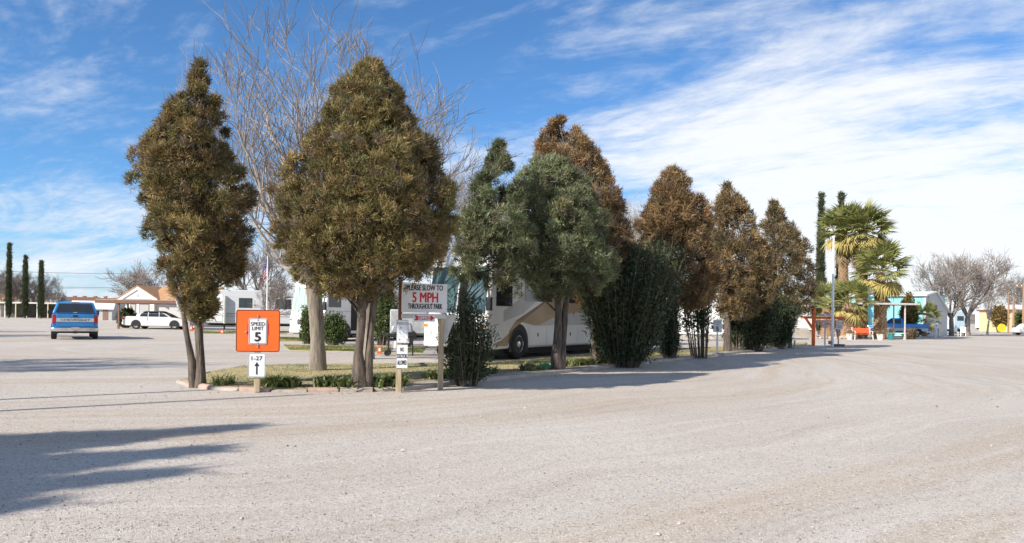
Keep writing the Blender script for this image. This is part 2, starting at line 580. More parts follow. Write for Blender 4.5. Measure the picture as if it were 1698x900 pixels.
# short grass blades on the lawn and in strips
def blades(name, label, poly, n, hmin, hmax, cols, z=.06, seed=1, lean=.5, w=.006):
    r = np.random.default_rng(seed)
    P = np.array([(p.x, p.y) for p in poly])
    mn, mx = P.min(0), P.max(0)
    pts = mn + (mx - mn) * r.random((int(n * 3.5), 2))
    ins = np.zeros(len(pts), bool)
    j = len(P) - 1
    for i in range(len(P)):
        xi, yi, xj, yj = *P[i], *P[j]
        c = ((yi > pts[:, 1]) != (yj > pts[:, 1])) & (pts[:, 0] < (xj - xi) * (pts[:, 1] - yi) / (yj - yi + 1e-12) + xi)
        ins ^= c
        j = i
    pts = pts[ins][:n]
    n = len(pts)
    h = hmin + (hmax - hmin) * r.random(n)
    a = r.random(n) * 6.28
    side = np.stack([np.cos(a), np.sin(a), 0 * a], -1) * (w * (.6 + .8 * r.random(n)))[:, None]
    base = np.concatenate([pts, np.full((n, 1), z)], 1)
    tip = base + np.stack([r.normal(0, lean, n) * h, r.normal(0, lean, n) * h, h], -1)
    V = np.stack([base - side, base + side, tip], 1)
    nz = np.array([noise.noise(Vector((p[0] * .6, p[1] * .6, 3.3))) for p in pts])
    cols = np.array(cols)
    k = np.clip((nz * 1.6 + .5 + r.normal(0, .2, n)), 0, .999)
    c = cols[(k * len(cols)).astype(int)] * (.75 + .5 * r.random((n, 1)))
    return tag(np_mesh(name, V, c, LEAF), label, kind='stuff')
DRY = [(.50, .41, .21), (.44, .36, .17), (.33, .31, .12), (.17, .21, .06), (.12, .17, .045)]
blades('lawn_grass', 'short dry grass blades of the island lawn', isl, 42000, .02, .055, DRY, seed=2)
for i, (pts, lab) in enumerate((
        (((470, 573), (705, 577), (700, 586), (480, 581)), 'green grass strip in front of the motorhomes'),
        (((330, 549), (475, 550), (475, 553), (330, 553)), 'thin green grass strip under the travel trailer'),
        (((462, 560), (505, 561), (560, 567), (462, 566)), 'yellowed grass patch beside the white motorhome'))):
    P4 = [gp(*p) for p in pts]
    sheet('grass_strip', P4, -.05, .02, LAWN, lab)
    blades('strip_grass', 'grass blades of the ' + lab, P4, 9000, .03, .08, DRY[1:], z=.02, seed=20 + i, w=.012)
PAD = [gp(*p) for p in ((590, 589), (700, 583), (1000, 565), (1060, 577), (900, 596), (720, 597))]
sheet('concrete_pad', PAD, -.05, .012, CONC, 'pale concrete parking pad under the patterned motorhome')
# low hills on the horizon
hl = MB()
hp = []
for i in range(81):
    x = -1500 + i * 37.5
    hp.append((x, 13 + 9 * noise.noise(Vector((x * .004, 1.3, 0))) + 5 * noise.noise(Vector((x * .015, 4.3, 0)))))
rows = []
for (yy, k) in ((880, 0.0), (960, .55), (1080, 1.0), (1200, .4)):
    rows.append([(x, yy, max(-.3, h * k) - (.3 if k == 0 else 0)) for x, h in hp])
vs = [p for r in rows for p in r]
fs = [(j * 81 + i, j * 81 + i + 1, (j + 1) * 81 + i + 1, (j + 1) * 81 + i) for j in range(3) for i in range(80)]
hl.add(vs, fs)
tag(hl.build('hills', pm('far_scrub', (.20, .17, .14), .95, var=.3, scale=.03, wear=(.33, .27, .21)), smooth=True), 'low brown scrub hills along the horizon', kind='structure')
# ------------------------------------------------------------------ conifers
def unit(a):
    return a / (np.linalg.norm(a, axis=-1, keepdims=True) + 1e-9)
def crown_tris(prof, seed, lobes, sprays, nbl, L, W, pal, wts, lob=(.14, .46), inner=.2, up=.5, gap=0.0, jitter=.22, lumpk=.15, carve=.34):
    """prof: rows (z, cx, r) from bottom to top, local metres. Returns triangles + colours + lobe centres"""
    r = np.random.default_rng(seed)
    pr = np.array(sorted(prof))
    zs = np.linspace(pr[0, 0], pr[-1, 0], 200)
    rs = np.interp(zs, pr[:, 0], pr[:, 2])
    cdf = np.cumsum(rs + .08); cdf /= cdf[-1]
    z = np.interp(r.random(lobes), cdf, zs)
    R = np.interp(z, pr[:, 0], pr[:, 2]); cx = np.interp(z, pr[:, 0], pr[:, 1])
    ph = r.random(lobes) * 2 * math.pi
    lr = np.clip(.27 * R, lob[0] * .5, lob[1] * .75) * (.5 + .8 * r.random(lobes))
    lr = np.maximum(lr, .07)
    lump = np.array([1 + (lumpk if zz < pr[0, 0] + .72 * (pr[-1, 0] - pr[0, 0]) else .05) * noise.noise(Vector((math.cos(p) * 1.5 + seed, math.sin(p) * 1.5, zz * 1.3))) for p, zz in zip(ph, z)])
    z = np.clip(z, pr[0, 0] + lr * .8, pr[-1, 0] - lr * .5 - L * .6)
    stray = r.random(lobes) < .16
    lr = np.where(stray, lr * .55, lr)
    rad = np.maximum(R * lump - lr * np.where(stray, -.3 + .8 * r.random(lobes), 1.1) - L * 1.25, 0)
    inn = r.random(lobes) < inner
    rad = np.where(inn, rad * (.2 + .5 * r.random(lobes)), rad)
    if gap:
        keep = r.random(lobes) > gap
        z, R, cx, ph, lr, rad = (a[keep] for a in (z, R, cx, ph, lr, rad))
        lobes = len(z)
    C = np.stack([cx + rad * np.cos(ph), rad * np.sin(ph), z], -1)
    kc = np.array([noise.noise(Vector(q) * 1.7 + Vector((seed * 3.1, 0, 0))) < carve for q in C])     # holes where branches died
    C, lr, ph = C[kc], lr[kc], ph[kc]
    lobes = len(C)
    out = np.stack([np.cos(ph), np.sin(ph), np.full(lobes, .25)], -1)
    tone = np.array(pal)[r.choice(len(pal), lobes, p=np.array(wts) / sum(wts))]
    # sprays
    d = unit(r.normal(size=(lobes, sprays, 3)) + .9 * out[:, None] + np.array([0, 0, .25]))
    P = C[:, None] + d * (lr[:, None, None] * (.70 + .42 * r.random((lobes, sprays, 1)))) * np.array([1, 1, 1.15])
    ax = unit(d + np.array([0, 0, up]) + .25 * r.normal(size=d.shape))
    tone2 = np.array(pal)[r.choice(len(pal), (lobes, sprays), p=np.array(wts) / sum(wts))]
    ct = tone[:, None] * .62 + tone2 * .38
    ct = ct * (1 + jitter * r.normal(size=(lobes, sprays, 1))) * (1 + .24 * np.clip(r.normal(size=(lobes, 1, 1)), -1.6, 1.8))
    # blades
    dead = r.random(lobes) < .12
    ct = np.where(dead[:, None, None], ct * .45 + np.array([.20, .15, .11]) * .55, ct)
    keepS = ~(dead[:, None] & (r.random((lobes, sprays)) < .65)).reshape(-1)
    size = np.broadcast_to((.7 + .7 * r.random((lobes, 1, 1))), (lobes, sprays, 1)).reshape(-1, 1, 1)[keepS]
    P, ax, ct = (q.reshape(-1, 3)[keepS] for q in (P, ax, ct))
    S = len(P)
    P, ax, ct = P.reshape(S, 1, 3), ax.reshape(S, 1, 3), ct.reshape(S, 1, 3)
    twig = r.random((S, 1, 1)) < .07                       # bare grey twigs poking out
    ct = np.where(twig, np.array([.24, .19, .155]), ct)
    st = P + r.normal(0, L * .42, (S, nbl, 3))
    dr = unit(ax + .60 * r.normal(size=(S, nbl, 3)))
    ln = L * size * (.55 + .8 * r.random((S, nbl, 1))) * np.where(twig, 1.7, 1.0)
    sd = unit(np.cross(dr, r.normal(size=(S, nbl, 3)))) * (W * (.6 + .8 * r.random((S, nbl, 1)))) * np.where(twig, .4, 1.0)
    V = np.stack([st - sd, st + sd, st + dr * ln], 2).reshape(-1, 3, 3)
    cc = np.clip(np.broadcast_to(ct, (S, nbl, 3)) * (1 + .15 * r.normal(size=(S, nbl, 1))), .004, .9).reshape(-1, 3)
    return V, cc, C
def px_profile(rows, base, Yd):
    out = []
    for (y, xl, xr) in rows:
        a, b = at(xl, y, Yd), at(xr, y, Yd)
        out.append(((a.z + b.z) / 2 - base.z, (a.x + b.x) / 2 - base.x, abs(b.x - a.x) / 2))
    return out
def limbs(mb, C, axis_fn, ztop, r0, seed, n=26, rr=.022, bend=.25):
    r = random.Random(seed)
    idx = list(range(len(C))); r.shuffle(idx)
    for i in idx[:n]:
        c = Vector(C[i])
        z0 = max(.35 * ztop * .5, c.z - r.uniform(.35, .9))
        a = axis_fn(z0)
        if (c - a).length < .15:
            continue
        m = (a + c) / 2 + Vector((r.uniform(-1, 1), r.uniform(-1, 1), -r.random())) * bend * .3
        mb.tube([a, m, c], [rr * r.uniform(.8, 1.5), rr * .8, rr * .35], 5)
OLIVE = [(0.239, 0.189, 0.073), (0.189, 0.164, 0.065), (0.295, 0.205, 0.087), (0.136, 0.144, 0.062), (0.335, 0.227, 0.11)]
OLIVE_W = [.34, .26, .18, .14, .08]
BROWN = [(0.284, 0.173, 0.079), (0.23, 0.145, 0.071), (0.326, 0.214, 0.104), (0.181, 0.145, 0.079), (0.145, 0.152, 0.079)]
BROWN_W = [.34, .27, .19, .13, .07]
BLUEG = [(0.201, 0.226, 0.116), (0.156, 0.189, 0.097), (0.26, 0.268, 0.146), (0.111, 0.134, 0.058), (0.182, 0.153, 0.068)]
BLUEG_W = [.36, .28, .20, .10, .06]
DKG = [(0.061, 0.088, 0.038), (0.081, 0.108, 0.046), (0.047, 0.068, 0.032), (0.115, 0.115, 0.054)]
DKG_W = [.4, .3, .2, .1]
def trunk_axis(path):
    pts = [Vector(p) for p in path]
    def f(z):
        for a, b in zip(pts, pts[1:]):
            if z <= b.z:
                t = max(0, min(1, (z - a.z) / max(1e-6, b.z - a.z)))
                return a.lerp(b, t)
        return pts[-1].copy()
    return f
def flared(mb, path, radii, seed, n=12, rough=.16):
    """a trunk: lumpy tube with a flared foot"""
    r = random.Random(seed)
    pts, rd = [], []
    P = [Vector(p) for p in path]
    for i in range(len(P) - 1):
        k = max(2, int((P[i + 1] - P[i]).length / .16))
        for j in range(k):
            t = j / k
            pts.append(P[i].lerp(P[i + 1], t)); rd.append(radii[i] * (1 - t) + radii[i + 1] * t)
    pts.append(P[-1]); rd.append(radii[-1])
    base = len(mb.v)
    mb.tube(pts, rd, n)
    for k in range(base, base + len(pts) * n):
        p = Vector(mb.v[k]); i = (k - base) // n
        c = pts[i]
        d = p - c
        nz = noise.noise(Vector((d.x * 9, d.y * 9, p.z * 1.6 + seed))) + .6 * noise.noise(Vector((d.x * 30, d.y * 30, p.z * 5 + seed)))
        mb.v[k] = tuple(c + d * (1 + rough * 1.7 * nz))
def conifer(name, label, base_px, rows, Yd, trunkspec, seed, pal, wts, lobes=150, sprays=18, nbl=26, L=.13, W=.013, cat='tree', group=None, zb=.06, dens=1., gap=0.0, bare_limbs=30, slim=1.0, **kw):
    b = at(base_px[0], base_px[1], Yd); b.z = zb
    t = thing(name, label, cat, b, group=group)
    prof = [(q[0], q[1], q[2] * slim) for q in px_profile(rows, b, Yd)]
    V, c, C = crown_tris(prof, seed, int(lobes * dens), sprays, nbl, L, W, pal, wts, gap=gap, **kw)
    np_mesh('crown', V, c, LEAF, t)
    mb = MB()
    ztop = max(p[0] for p in prof)
    for i, (path, rad) in enumerate(trunkspec):
        pts = []
        for q in path:
            w = at(q[0], q[1], Yd) - b
            pts.append(Vector((w.x, (q[2] if len(q) > 2 else 0.0), w.z)))
        if i == 0 or path[0][1] > base_px[1] - 25:
            pts[0].z = -.08
        if i == 0:
            cxt = sorted(prof)[-1][1]
            pts.append(Vector((cxt, 0, ztop * .96)))
            rad = list(rad) + [.012]
            ax = trunk_axis(pts)
        flared(mb, pts, rad, seed + i)
    limbs(mb, C, ax, ztop, .05, seed, bare_limbs)
    mb.build('trunk', BARK_J, t, smooth=True)
    return t
J1 = dict(pal=OLIVE, wts=OLIVE_W)
conifer('juniper_tree', 'narrow olive brown juniper on two slim leaning trunks beside orange sign', (326, 634),
        [(535, 308, 354), (500, 292, 376), (470, 278, 398), (445, 264, 414), (415, 250, 422), (372, 242, 426), (333, 232, 425), (307, 220, 416), (270, 218, 398), (250, 219, 388), (220, 246, 387), (177, 276, 371), (150, 296, 360), (125, 314, 350), (98, 329, 336)],
        14.75, [([(331, 636), (333, 610), (331, 570), (328, 530), (330, 470)], [.125, .10, .068, .066, .055]),
                ([(322, 634, -.02), (320, 600, -.05), (312, 560, -.05), (306, 515, -.05), (292, 480, -.1), (275, 420, -.1)], [.085, .06, .052, .05, .042, .02]),
                ([(327, 634, .1), (324, 580, .12), (322, 520, .15), (318, 430, .1)], [.06, .045, .045, .025])],
        11, lobes=560, sprays=13, nbl=28, L=.085, W=.0085, gap=.10, bare_limbs=130, carve=.33, slim=.92, **J1)
conifer('juniper_tree', 'broad conical olive brown juniper on thick rough trunk beside white speed notice', (600, 640),
        [(494, 590, 626), (480, 535, 650), (464, 488, 668), (450, 464, 712), (430, 456, 756), (400, 452, 770), (371, 452, 772), (328, 456, 765), (285, 476, 742), (242, 502, 723), (220, 518, 704), (177, 534, 688), (145, 556, 668), (124, 574, 652), (110, 598, 638), (100, 612, 626)],
        14.5, [([(595, 642), (596, 620), (594, 585), (599, 540), (604, 470)], [.155, .125, .085, .088, .075]),
               ([(608, 641, .05), (610, 615, .06), (612, 570, .06), (617, 520, .08), (626, 460, .1)], [.115, .095, .065, .064, .05])],
        12, lobes=900, sprays=13, nbl=28, L=.085, W=.0085, gap=.04, bare_limbs=130, carve=.42, slim=.93, **J1)
conifer('juniper_tree', 'sparse blue green juniper with a bare curved stem behind the dark oleander', (775, 617),
        [(476, 765, 800), (460, 745, 850), (436, 738, 878), (400, 742, 890), (360, 748, 890), (330, 765, 880), (300, 782, 868), (270, 800, 852), (248, 815, 842), (236, 825, 833)],
        18.6, [([(775, 617), (772, 560), (767, 490), (776, 430), (795, 370), (806, 320)], [.16, .12, .10, .09, .07, .05])],
        13, pal=BLUEG, wts=BLUEG_W, lobes=280, sprays=15, nbl=26, L=.10, W=.0105, gap=.3, lob=(.2, .6), lumpk=.25, carve=.25, bare_limbs=50)
conifer('juniper_tree', 'dense grey green juniper on a double trunk beside the garden hose', (927, 612),
        [(488, 880, 970), (472, 838, 1010), (440, 822, 1026), (400, 816, 1016), (360, 818, 1008), (330, 826, 1000), (305, 842, 982), (280, 862, 960), (262, 890, 925)],
        20.2, [([(925, 613), (923, 585), (926, 540), (925, 490), (920, 430)], [.16, .125, .10, .095, .07]),
               ([(931, 612, .05), (934, 575, .05), (937, 520, .06), (945, 460, .1)], [.11, .085, .08, .05])],
        14, pal=BLUEG, wts=BLUEG_W, lobes=400, sprays=15, nbl=26, L=.105, W=.011, bare_limbs=50, lob=(.24, .75), gap=.08, lumpk=.3, carve=.22)
conifer('juniper_tree', 'tall rusty brown juniper rising behind the grey green one', (992, 601),
        [(510, 960, 1035), (480, 932, 1050), (430, 920, 1062), (390, 912, 1056), (350, 900, 1046), (310, 884, 1026), (275, 878, 1006), (245, 881, 988), (220, 893, 968), (205, 908, 950), (194, 924, 934)],
        23.4, [([(992, 602), (990, 560), (985, 500), (975, 420), (955, 320)], [.2, .16, .13, .1, .06])],
        15, pal=BROWN, wts=BROWN_W, lobes=560, sprays=11, nbl=24, L=.115, W=.012, bare_limbs=40)
def tinted(k, g):
    return [tuple(x * s for x, s in zip(p, (k, k * g, k * g * .98))) for p in BROWN]
BR = dict(wts=BROWN_W, group='rusty brown junipers at the far end of the row')
conifer('juniper_tree', 'rusty brown juniper behind the fan shaped oleander with leafy sprouts on its trunk', (1110, 595),
        [(512, 1105, 1160), (492, 1084, 1190), (460, 1058, 1200), (420, 1050, 1188), (380, 1052, 1182), (345, 1062, 1173), (318, 1074, 1160), (298, 1086, 1144), (280, 1104, 1122)],
        27.5, [([(1110, 596), (1112, 570), (1114, 500), (1114, 400)], [.19, .16, .12, .08])],
        16, lobes=480, sprays=10, nbl=18, L=.14, W=.0145, pal=tinted(1.0, 1.0), **BR)
conifer('juniper_tree', 'rusty brown juniper next to the small white speed sign', (1206, 584),
        [(525, 1195, 1255), (505, 1172, 1278), (470, 1156, 1284), (430, 1156, 1278), (395, 1160, 1268), (360, 1170, 1254), (335, 1180, 1238), (318, 1192, 1222), (304, 1202, 1210)],
        33.2, [([(1206, 585), (1206, 560), (1206, 500), (1206, 400)], [.19, .15, .12, .08])],
        17, lobes=440, sprays=10, nbl=17, L=.15, W=.016, pal=tinted(.88, 1.08), gap=.06, **BR)
conifer('juniper_tree', 'rusty brown juniper at the row end nearest the orange signpost', (1286, 577),
        [(540, 1268, 1320), (520, 1248, 1342), (480, 1238, 1354), (440, 1240, 1352), (405, 1247, 1340), (375, 1256, 1322), (355, 1265, 1306), (334, 1278, 1288)],
        40.0, [([(1286, 578), (1286, 550), (1285, 500), (1283, 420)], [.26, .22, .18, .1])],
        18, lobes=400, sprays=9, nbl=16, L=.16, W=.018, pal=tinted(.8, 1.14), gap=.1, **BR)
# trees standing outside the view on the left, whose shadows reach into the yard
for i, (x, y, s) in enumerate(((-11.0, 3.75, 1.0), (-10.6, 2.3, .98), (-10.75, .95, 1.0), (-11.1, -.2, .98))):
    if i == 0:
        V, c, C = crown_tris([(.9, 0, .5), (1.4, 0, 1.2), (2.4, 0, 1.45), (3.6, 0, 1.2), (4.8, 0, .75), (5.6, 0, .35), (6.2, 0, .05)], 31, 260, 12, 12, .2, .022, OLIVE, OLIVE_W, carve=.22, lumpk=.3)
        mbt = MB(); flared(mbt, [(0, 0, -.08), (0, 0, .5), (.05, 0, 2), (0, 0, 5.8)], [.2, .14, .11, .02], 5)
        limbs(mbt, C, lambda z: Vector((0, 0, z)), 6, .05, 4)
    t = thing('juniper_tree', 'olive juniper whose shadow falls across the open gravel', 'tree', (x, y, 0), rz=i * 1.9, group='junipers shading the near gravel')
    t.scale = (s, s, s)
    if i == 0:
        c0 = np_mesh('crown', V, c, LEAF, t); t0 = mbt.build('trunk', BARK_J, t, smooth=True)
    else:
        for q in (c0, t0):
            k = q.copy(); COL.objects.link(k); k.parent = t
# slim Italian cypresses
def cypress(label, px, ytop, ybase, wpx, Yd, seed, zb=0., group=None):
    b = at(px, ybase, Yd); b.z = zb
    Z = at(px, ytop, Yd).z
    r = wpx / 2 * Yd / F
    t = thing('cypress_tree', label, 'tree', b, group=group)
    prof = [(.4, 0, r * .8), (Z * .15, 0, r + .1), (Z * .4, 0, r + .05), (Z * .62, 0, r * .75), (Z * .82, 0, r * .4), (Z * .92, 0, r * .15), (Z, 0, .03)]
    V, c, C = crown_tris(prof, seed, 420, 8, 12, .26, .035, DKG, DKG_W, lob=(.16, .3), up=1.8, carve=9)
    np_mesh('crown', V, c, LEAF, t)
    mb = MB(); flared(mb, [(0, 0, -.1), (0, 0, 1), (0, 0, Z * .8)], [.2, .15, .03], seed)
    mb.build('trunk', BARK_J, t, smooth=True)
GL = 'dark cypresses beyond the yard'
cypress('tallest of three slim dark cypresses by the far carport', 14, 403, 527, 9, 122, 41, group=GL)
cypress('middle one of three slim dark cypresses by the far carport', 41, 424, 527, 9, 122, 42, group=GL)
cypress('slim dark cypress by the far carport, closest to the blue pickup', 67.5, 432, 527, 9, 122, 43, group=GL)
cypress('slim green cypress behind the palms, thin tip showing', 1359, 318, 553, 19, 78, 44)
cypress('slim green cypress hidden among the palm crowns', 1392, 320, 553, 16, 80, 45)

# ------------------------------------------------------------------ oleanders and shrubs
def leaf_quads(P, D, L, W, r, cols):
    n = len(P)
    D = unit(D)
    sd = unit(np.cross(D, r.normal(size=(n, 3)))) * (W * (.7 + .6 * r.random((n, 1))))
    l = L * (.4 + 1.0 * r.random((n, 1)))
    mid = P + D * l * .5
    tip = P + D * l - np.array([0, 0, 1]) * l * .12
    V = np.stack([P, mid + sd, tip, mid - sd], 1)
    c = np.array(cols)[r.integers(0, len(cols), n)] * (.7 + .6 * r.random((n, 1)))
    return V, c
OLE = [(.042, .064, .030), (.055, .080, .034), (.032, .048, .025), (.085, .105, .045)]
def oleander(label, base_px, Yd, rows, nst, nlf, seed, cols=OLE, L=.15, W=.012, spread=.22, name='oleander_shrub', zb=.06, bare=.22, stemr=.014, cat='shrub', group=None, stem_mat=None):
    r = np.random.default_rng(seed)
    b = at(base_px[0], base_px[1], Yd); b.z = zb
    t = thing(name, label, cat, b, group=group)
    pr = np.array(sorted(px_profile(rows, b, Yd)))
    ztop = pr[-1, 0]
    mb = MB()
    Ps, Ds = [], []
    for i in range(nst):
        ph = r.random() * 6.283; q = math.sqrt(r.random())
        zt = ztop * (.45 + .55 * r.random()) if q > .5 else ztop * (.75 + .25 * r.random())
        R = np.interp(zt, pr[:, 0], pr[:, 2]); cx = np.interp(zt, pr[:, 0], pr[:, 1])
        tip = np.array([cx + R * q * math.cos(ph), R * q * math.sin(ph), zt])
        foot = np.array([spread * q * math.cos(ph), spread * q * math.sin(ph), -.06])
        Rm = np.interp(zt * .5, pr[:, 0], pr[:, 2]); cm = np.interp(zt * .5, pr[:, 0], pr[:, 1])
        mid = np.array([cm + Rm * q * math.cos(ph), Rm * q * math.sin(ph), zt * .5]) * .6 + (tip + foot) * .2
        ts = np.linspace(0, 1, 7)[:, None]
        path = (1 - ts) ** 2 * foot + 2 * ts * (1 - ts) * mid + ts ** 2 * tip
        mb.tube([Vector(p) for p in path], [stemr * (1 - .75 * k / 6) for k in range(7)], 4)
        k = bare + (1 - bare) * r.random(nlf)
        p = (1 - k[:, None]) ** 2 * foot + 2 * k[:, None] * (1 - k[:, None]) * mid + k[:, None] ** 2 * tip
        dd = unit(tip - foot) * .75 + r.normal(size=(nlf, 3)) * .6
        Ps.append(p + r.normal(0, .06 + .05 * R, (nlf, 3))); Ds.append(dd)
    V, c = leaf_quads(np.concatenate(Ps), np.concatenate(Ds), L, W, r, cols)
    keep = V[:, :, 2].min(1) > .02
    np_mesh('foliage', V[keep], c[keep], LEAFG, t, 4)
    mb.build('stems', stem_mat or STEMD, t, smooth=True)
    return t
STEMD = pm('dark_stem', (.15, .125, .10), .9, var=.4, scale=4)
oleander('dark glossy oleander bush in front of the big motorhome', (775, 626), 15.9,
         [(626, 750, 800), (590, 733, 818), (550, 726, 826), (530, 734, 816), (505, 745, 802), (482, 756, 790)], 56, 110, 51, bare=.08)
oleander('large dark fan shaped oleander with many stems from one foot', (1035, 602), 22.8,
         [(602, 1006, 1060), (565, 988, 1080), (520, 966, 1110), (475, 958, 1130), (435, 968, 1138), (400, 1012, 1122)], 120, 230, 52, L=.17, W=.016, spread=.42, bare=.08, stemr=.018)
oleander('open oleander with bare spreading stems beside the small white speed sign', (1159, 589), 28.5,
         [(589, 1150, 1168), (550, 1136, 1172), (515, 1126, 1176), (485, 1128, 1180), (465, 1138, 1180)], 28, 90, 53, L=.19, W=.018, spread=.3, bare=.45, stemr=.025)
oleander('upright leafy sprouts clothing a juniper trunk', (1109, 590), 26.9,
         [(585, 1096, 1122), (550, 1088, 1130), (520, 1090, 1128), (495, 1098, 1120)], 40, 110, 54, L=.15, W=.016, spread=.25, bare=.15, name='trunk_shrub')
oleander('round dark green shrub between two brown junipers', (1249, 581), 35.5,
         [(581, 1232, 1266), (555, 1214, 1290), (520, 1202, 1296), (480, 1196, 1288), (445, 1210, 1262)], 80, 190, 55, L=.2, W=.024, spread=.4, name='dark_shrub', bare=.12)
oleander('narrow dark green shrub behind the juniper beside the white speed sign', (1222, 582), 34.6,
         [(582, 1212, 1234), (555, 1202, 1244), (515, 1190, 1248), (480, 1188, 1244), (450, 1198, 1232)], 50, 150, 65, L=.2, W=.022, spread=.3, name='dark_shrub', bare=.2)
oleander('dark green shrub at the foot of the last juniper', (1288, 576), 39.0,
         [(576, 1276, 1302), (545, 1262, 1316), (515, 1258, 1322), (490, 1266, 1314)], 50, 150, 56, L=.22, W=.026, spread=.4, name='dark_shrub', bare=.15)
GRN = [(.09, .13, .035), (.12, .16, .05), (.065, .10, .03), (.15, .18, .06)]
oleander('bright green shrub against the white motorhome front', (509, 568), 36.5,
         [(568, 503, 516), (550, 499, 519), (520, 500, 518), (505, 504, 514)], 34, 110, 57, cols=GRN, L=.16, W=.022, name='green_shrub', zb=0)
oleander('round green shrub beside the white motorhome steps', (552, 571), 35.5,
         [(571, 545, 560), (555, 535, 572), (535, 533, 573), (520, 540, 566)], 45, 140, 58, cols=GRN[:3] + OLE[:1], L=.16, W=.022, name='green_shrub', zb=0)
oleander('tall green leafy bush behind the grill trailer', (634, 569), 36.0,
         [(569, 622, 648), (540, 612, 660), (500, 612, 660), (470, 618, 655), (450, 626, 648)], 60, 160, 59, cols=GRN, L=.17, W=.024, name='green_shrub', zb=0)
oleander('round oleander bush by the brown carport post', (208, 545), 64.5,
         [(546, 203, 215), (535, 196, 222), (522, 196, 222), (512, 202, 216)], 50, 120, 60, cols=OLE[1:] + GRN[:1], L=.26, W=.04, name='green_shrub', zb=0)
oleander('dry brown shrub by the shelter post', (1510, 562), 64.5,
         [(562, 1502, 1518), (552, 1500, 1520), (545, 1502, 1518)], 60, 60, 61, cols=[(.24, .17, .10), (.18, .13, .08), (.30, .22, .14)], L=.14, W=.02, name='dry_shrub', zb=0, cat='shrub')
oleander('round golden brown tree beside the yellow round sign', (1657, 541), 118,
         [(536, 1650, 1662), (528, 1646, 1668), (518, 1646, 1668), (509, 1652, 1662)], 70, 120, 62, cols=[(.26, .17, .06), (.2, .14, .05), (.14, .11, .04)], L=.5, W=.09, name='round_tree', zb=0, cat='tree', bare=.5, stemr=.06)
oleander('green bush at the yard edge by the yellow building', (1697, 541), 108,
         [(540, 1688, 1704), (530, 1684, 1712), (519, 1690, 1706)], 50, 120, 63, cols=GRN[:3], L=.5, W=.09, name='green_shrub', zb=0, bare=.1)
oleander('tall golden shrub beside the turquoise building', (1505, 556), 76,
         [(556, 1492, 1518), (530, 1490, 1520), (500, 1497, 1518), (485, 1502, 1514)], 60, 150, 64, cols=[(.24, .17, .04), (.18, .14, .04), (.12, .11, .04)], L=.3, W=.05, name='golden_shrub', zb=0, bare=.1)

# strappy iris clumps along the kerb
def iris(pts0, off, n, seed, keep=None):
    r = np.random.default_rng(seed)
    T = total(pts0)
    Vs, Cs = [], []
    nc = n
    for i in range(nc):
        d = r.random() * T
        p, t = along(pts0, d)
        nrm = Vector((-t.y, t.x, 0))
        if noise.noise(Vector((p.x * .9, p.y * .9, 2))) < -.22:
            continue
        c = p + nrm * (off + r.normal() * .16)
        m = int(10 + 10 * r.random())
        for k in range(m):
            a = r.random() * 6.283
            le = (.13 + .20 * r.random()); ln = .25 + .8 * r.random()
            dd = np.array([math.cos(a) * ln, math.sin(a) * ln, 1.0]); dd /= np.linalg.norm(dd)
            b = np.array([c.x + r.normal() * .05, c.y + r.normal() * .05, .06])
            s = np.array([-math.sin(a), math.cos(a), 0]) * (.012 + .008 * r.random())
            p1 = b + dd * le * .55
            p2 = b + dd * le + np.array([math.cos(a), math.sin(a), -.7]) * le * .28
            Vs.append([b - s, b + s, p1 + s, p1 - s]); Vs.append([p1 - s, p1 + s, p2 + s * .15, p2 - s * .15])
            q = r.random()
            col = (.30, .25, .10) if q < .16 else ((.17, .21, .07) if q < .45 else ((.11, .16, .05) if q < .8 else (.23, .27, .11)))
            Cs += [np.array(col) * (.8 + .4 * r.random())] * 2
    return np.array(Vs), np.array(Cs)
V1, c1 = iris(FR[2:], .42, 280, 71)
V2, c2 = iris(STRIP[:5], .72, 260, 72)
tag(np_mesh('iris_border', np.concatenate([V1, V2]), np.concatenate([c1, c2]), LEAFG, None, 4), 'strappy green iris leaves growing along the island kerb', kind='stuff')

rl = np.random.default_rng(91)
LP = []
for k in range(5200):
    pts_ = FR[1:] + STRIP[1:]
    p, t_ = along(pts_, rl.random() ** .8 * total(pts_))
    q = p + Vector((-t_.y, t_.x, 0)) * (.35 + rl.normal() * .5)
    ins = (q - p).dot(Vector((-t_.y, t_.x, 0)))
    LP.append((q.x, q.y, .006 if ins < 0 else (.092 if ins < .55 else .074)))
LP = np.array(LP)
D = np.stack([rl.normal(size=len(LP)), rl.normal(size=len(LP)), .12 * np.abs(rl.normal(size=len(LP)))], -1)
V, cc_ = leaf_quads(LP, D, .045, .006, rl, [(.30, .20, .11), (.22, .14, .08), (.38, .28, .16), (.16, .11, .07)])
V[:, :, 2] = np.maximum(V[:, :, 2], LP[:, None, 2])
tag(np_mesh('leaf_litter', V, cc_, LEAF, None, 4), 'dry brown leaf litter strewn along the island kerb', kind='stuff')
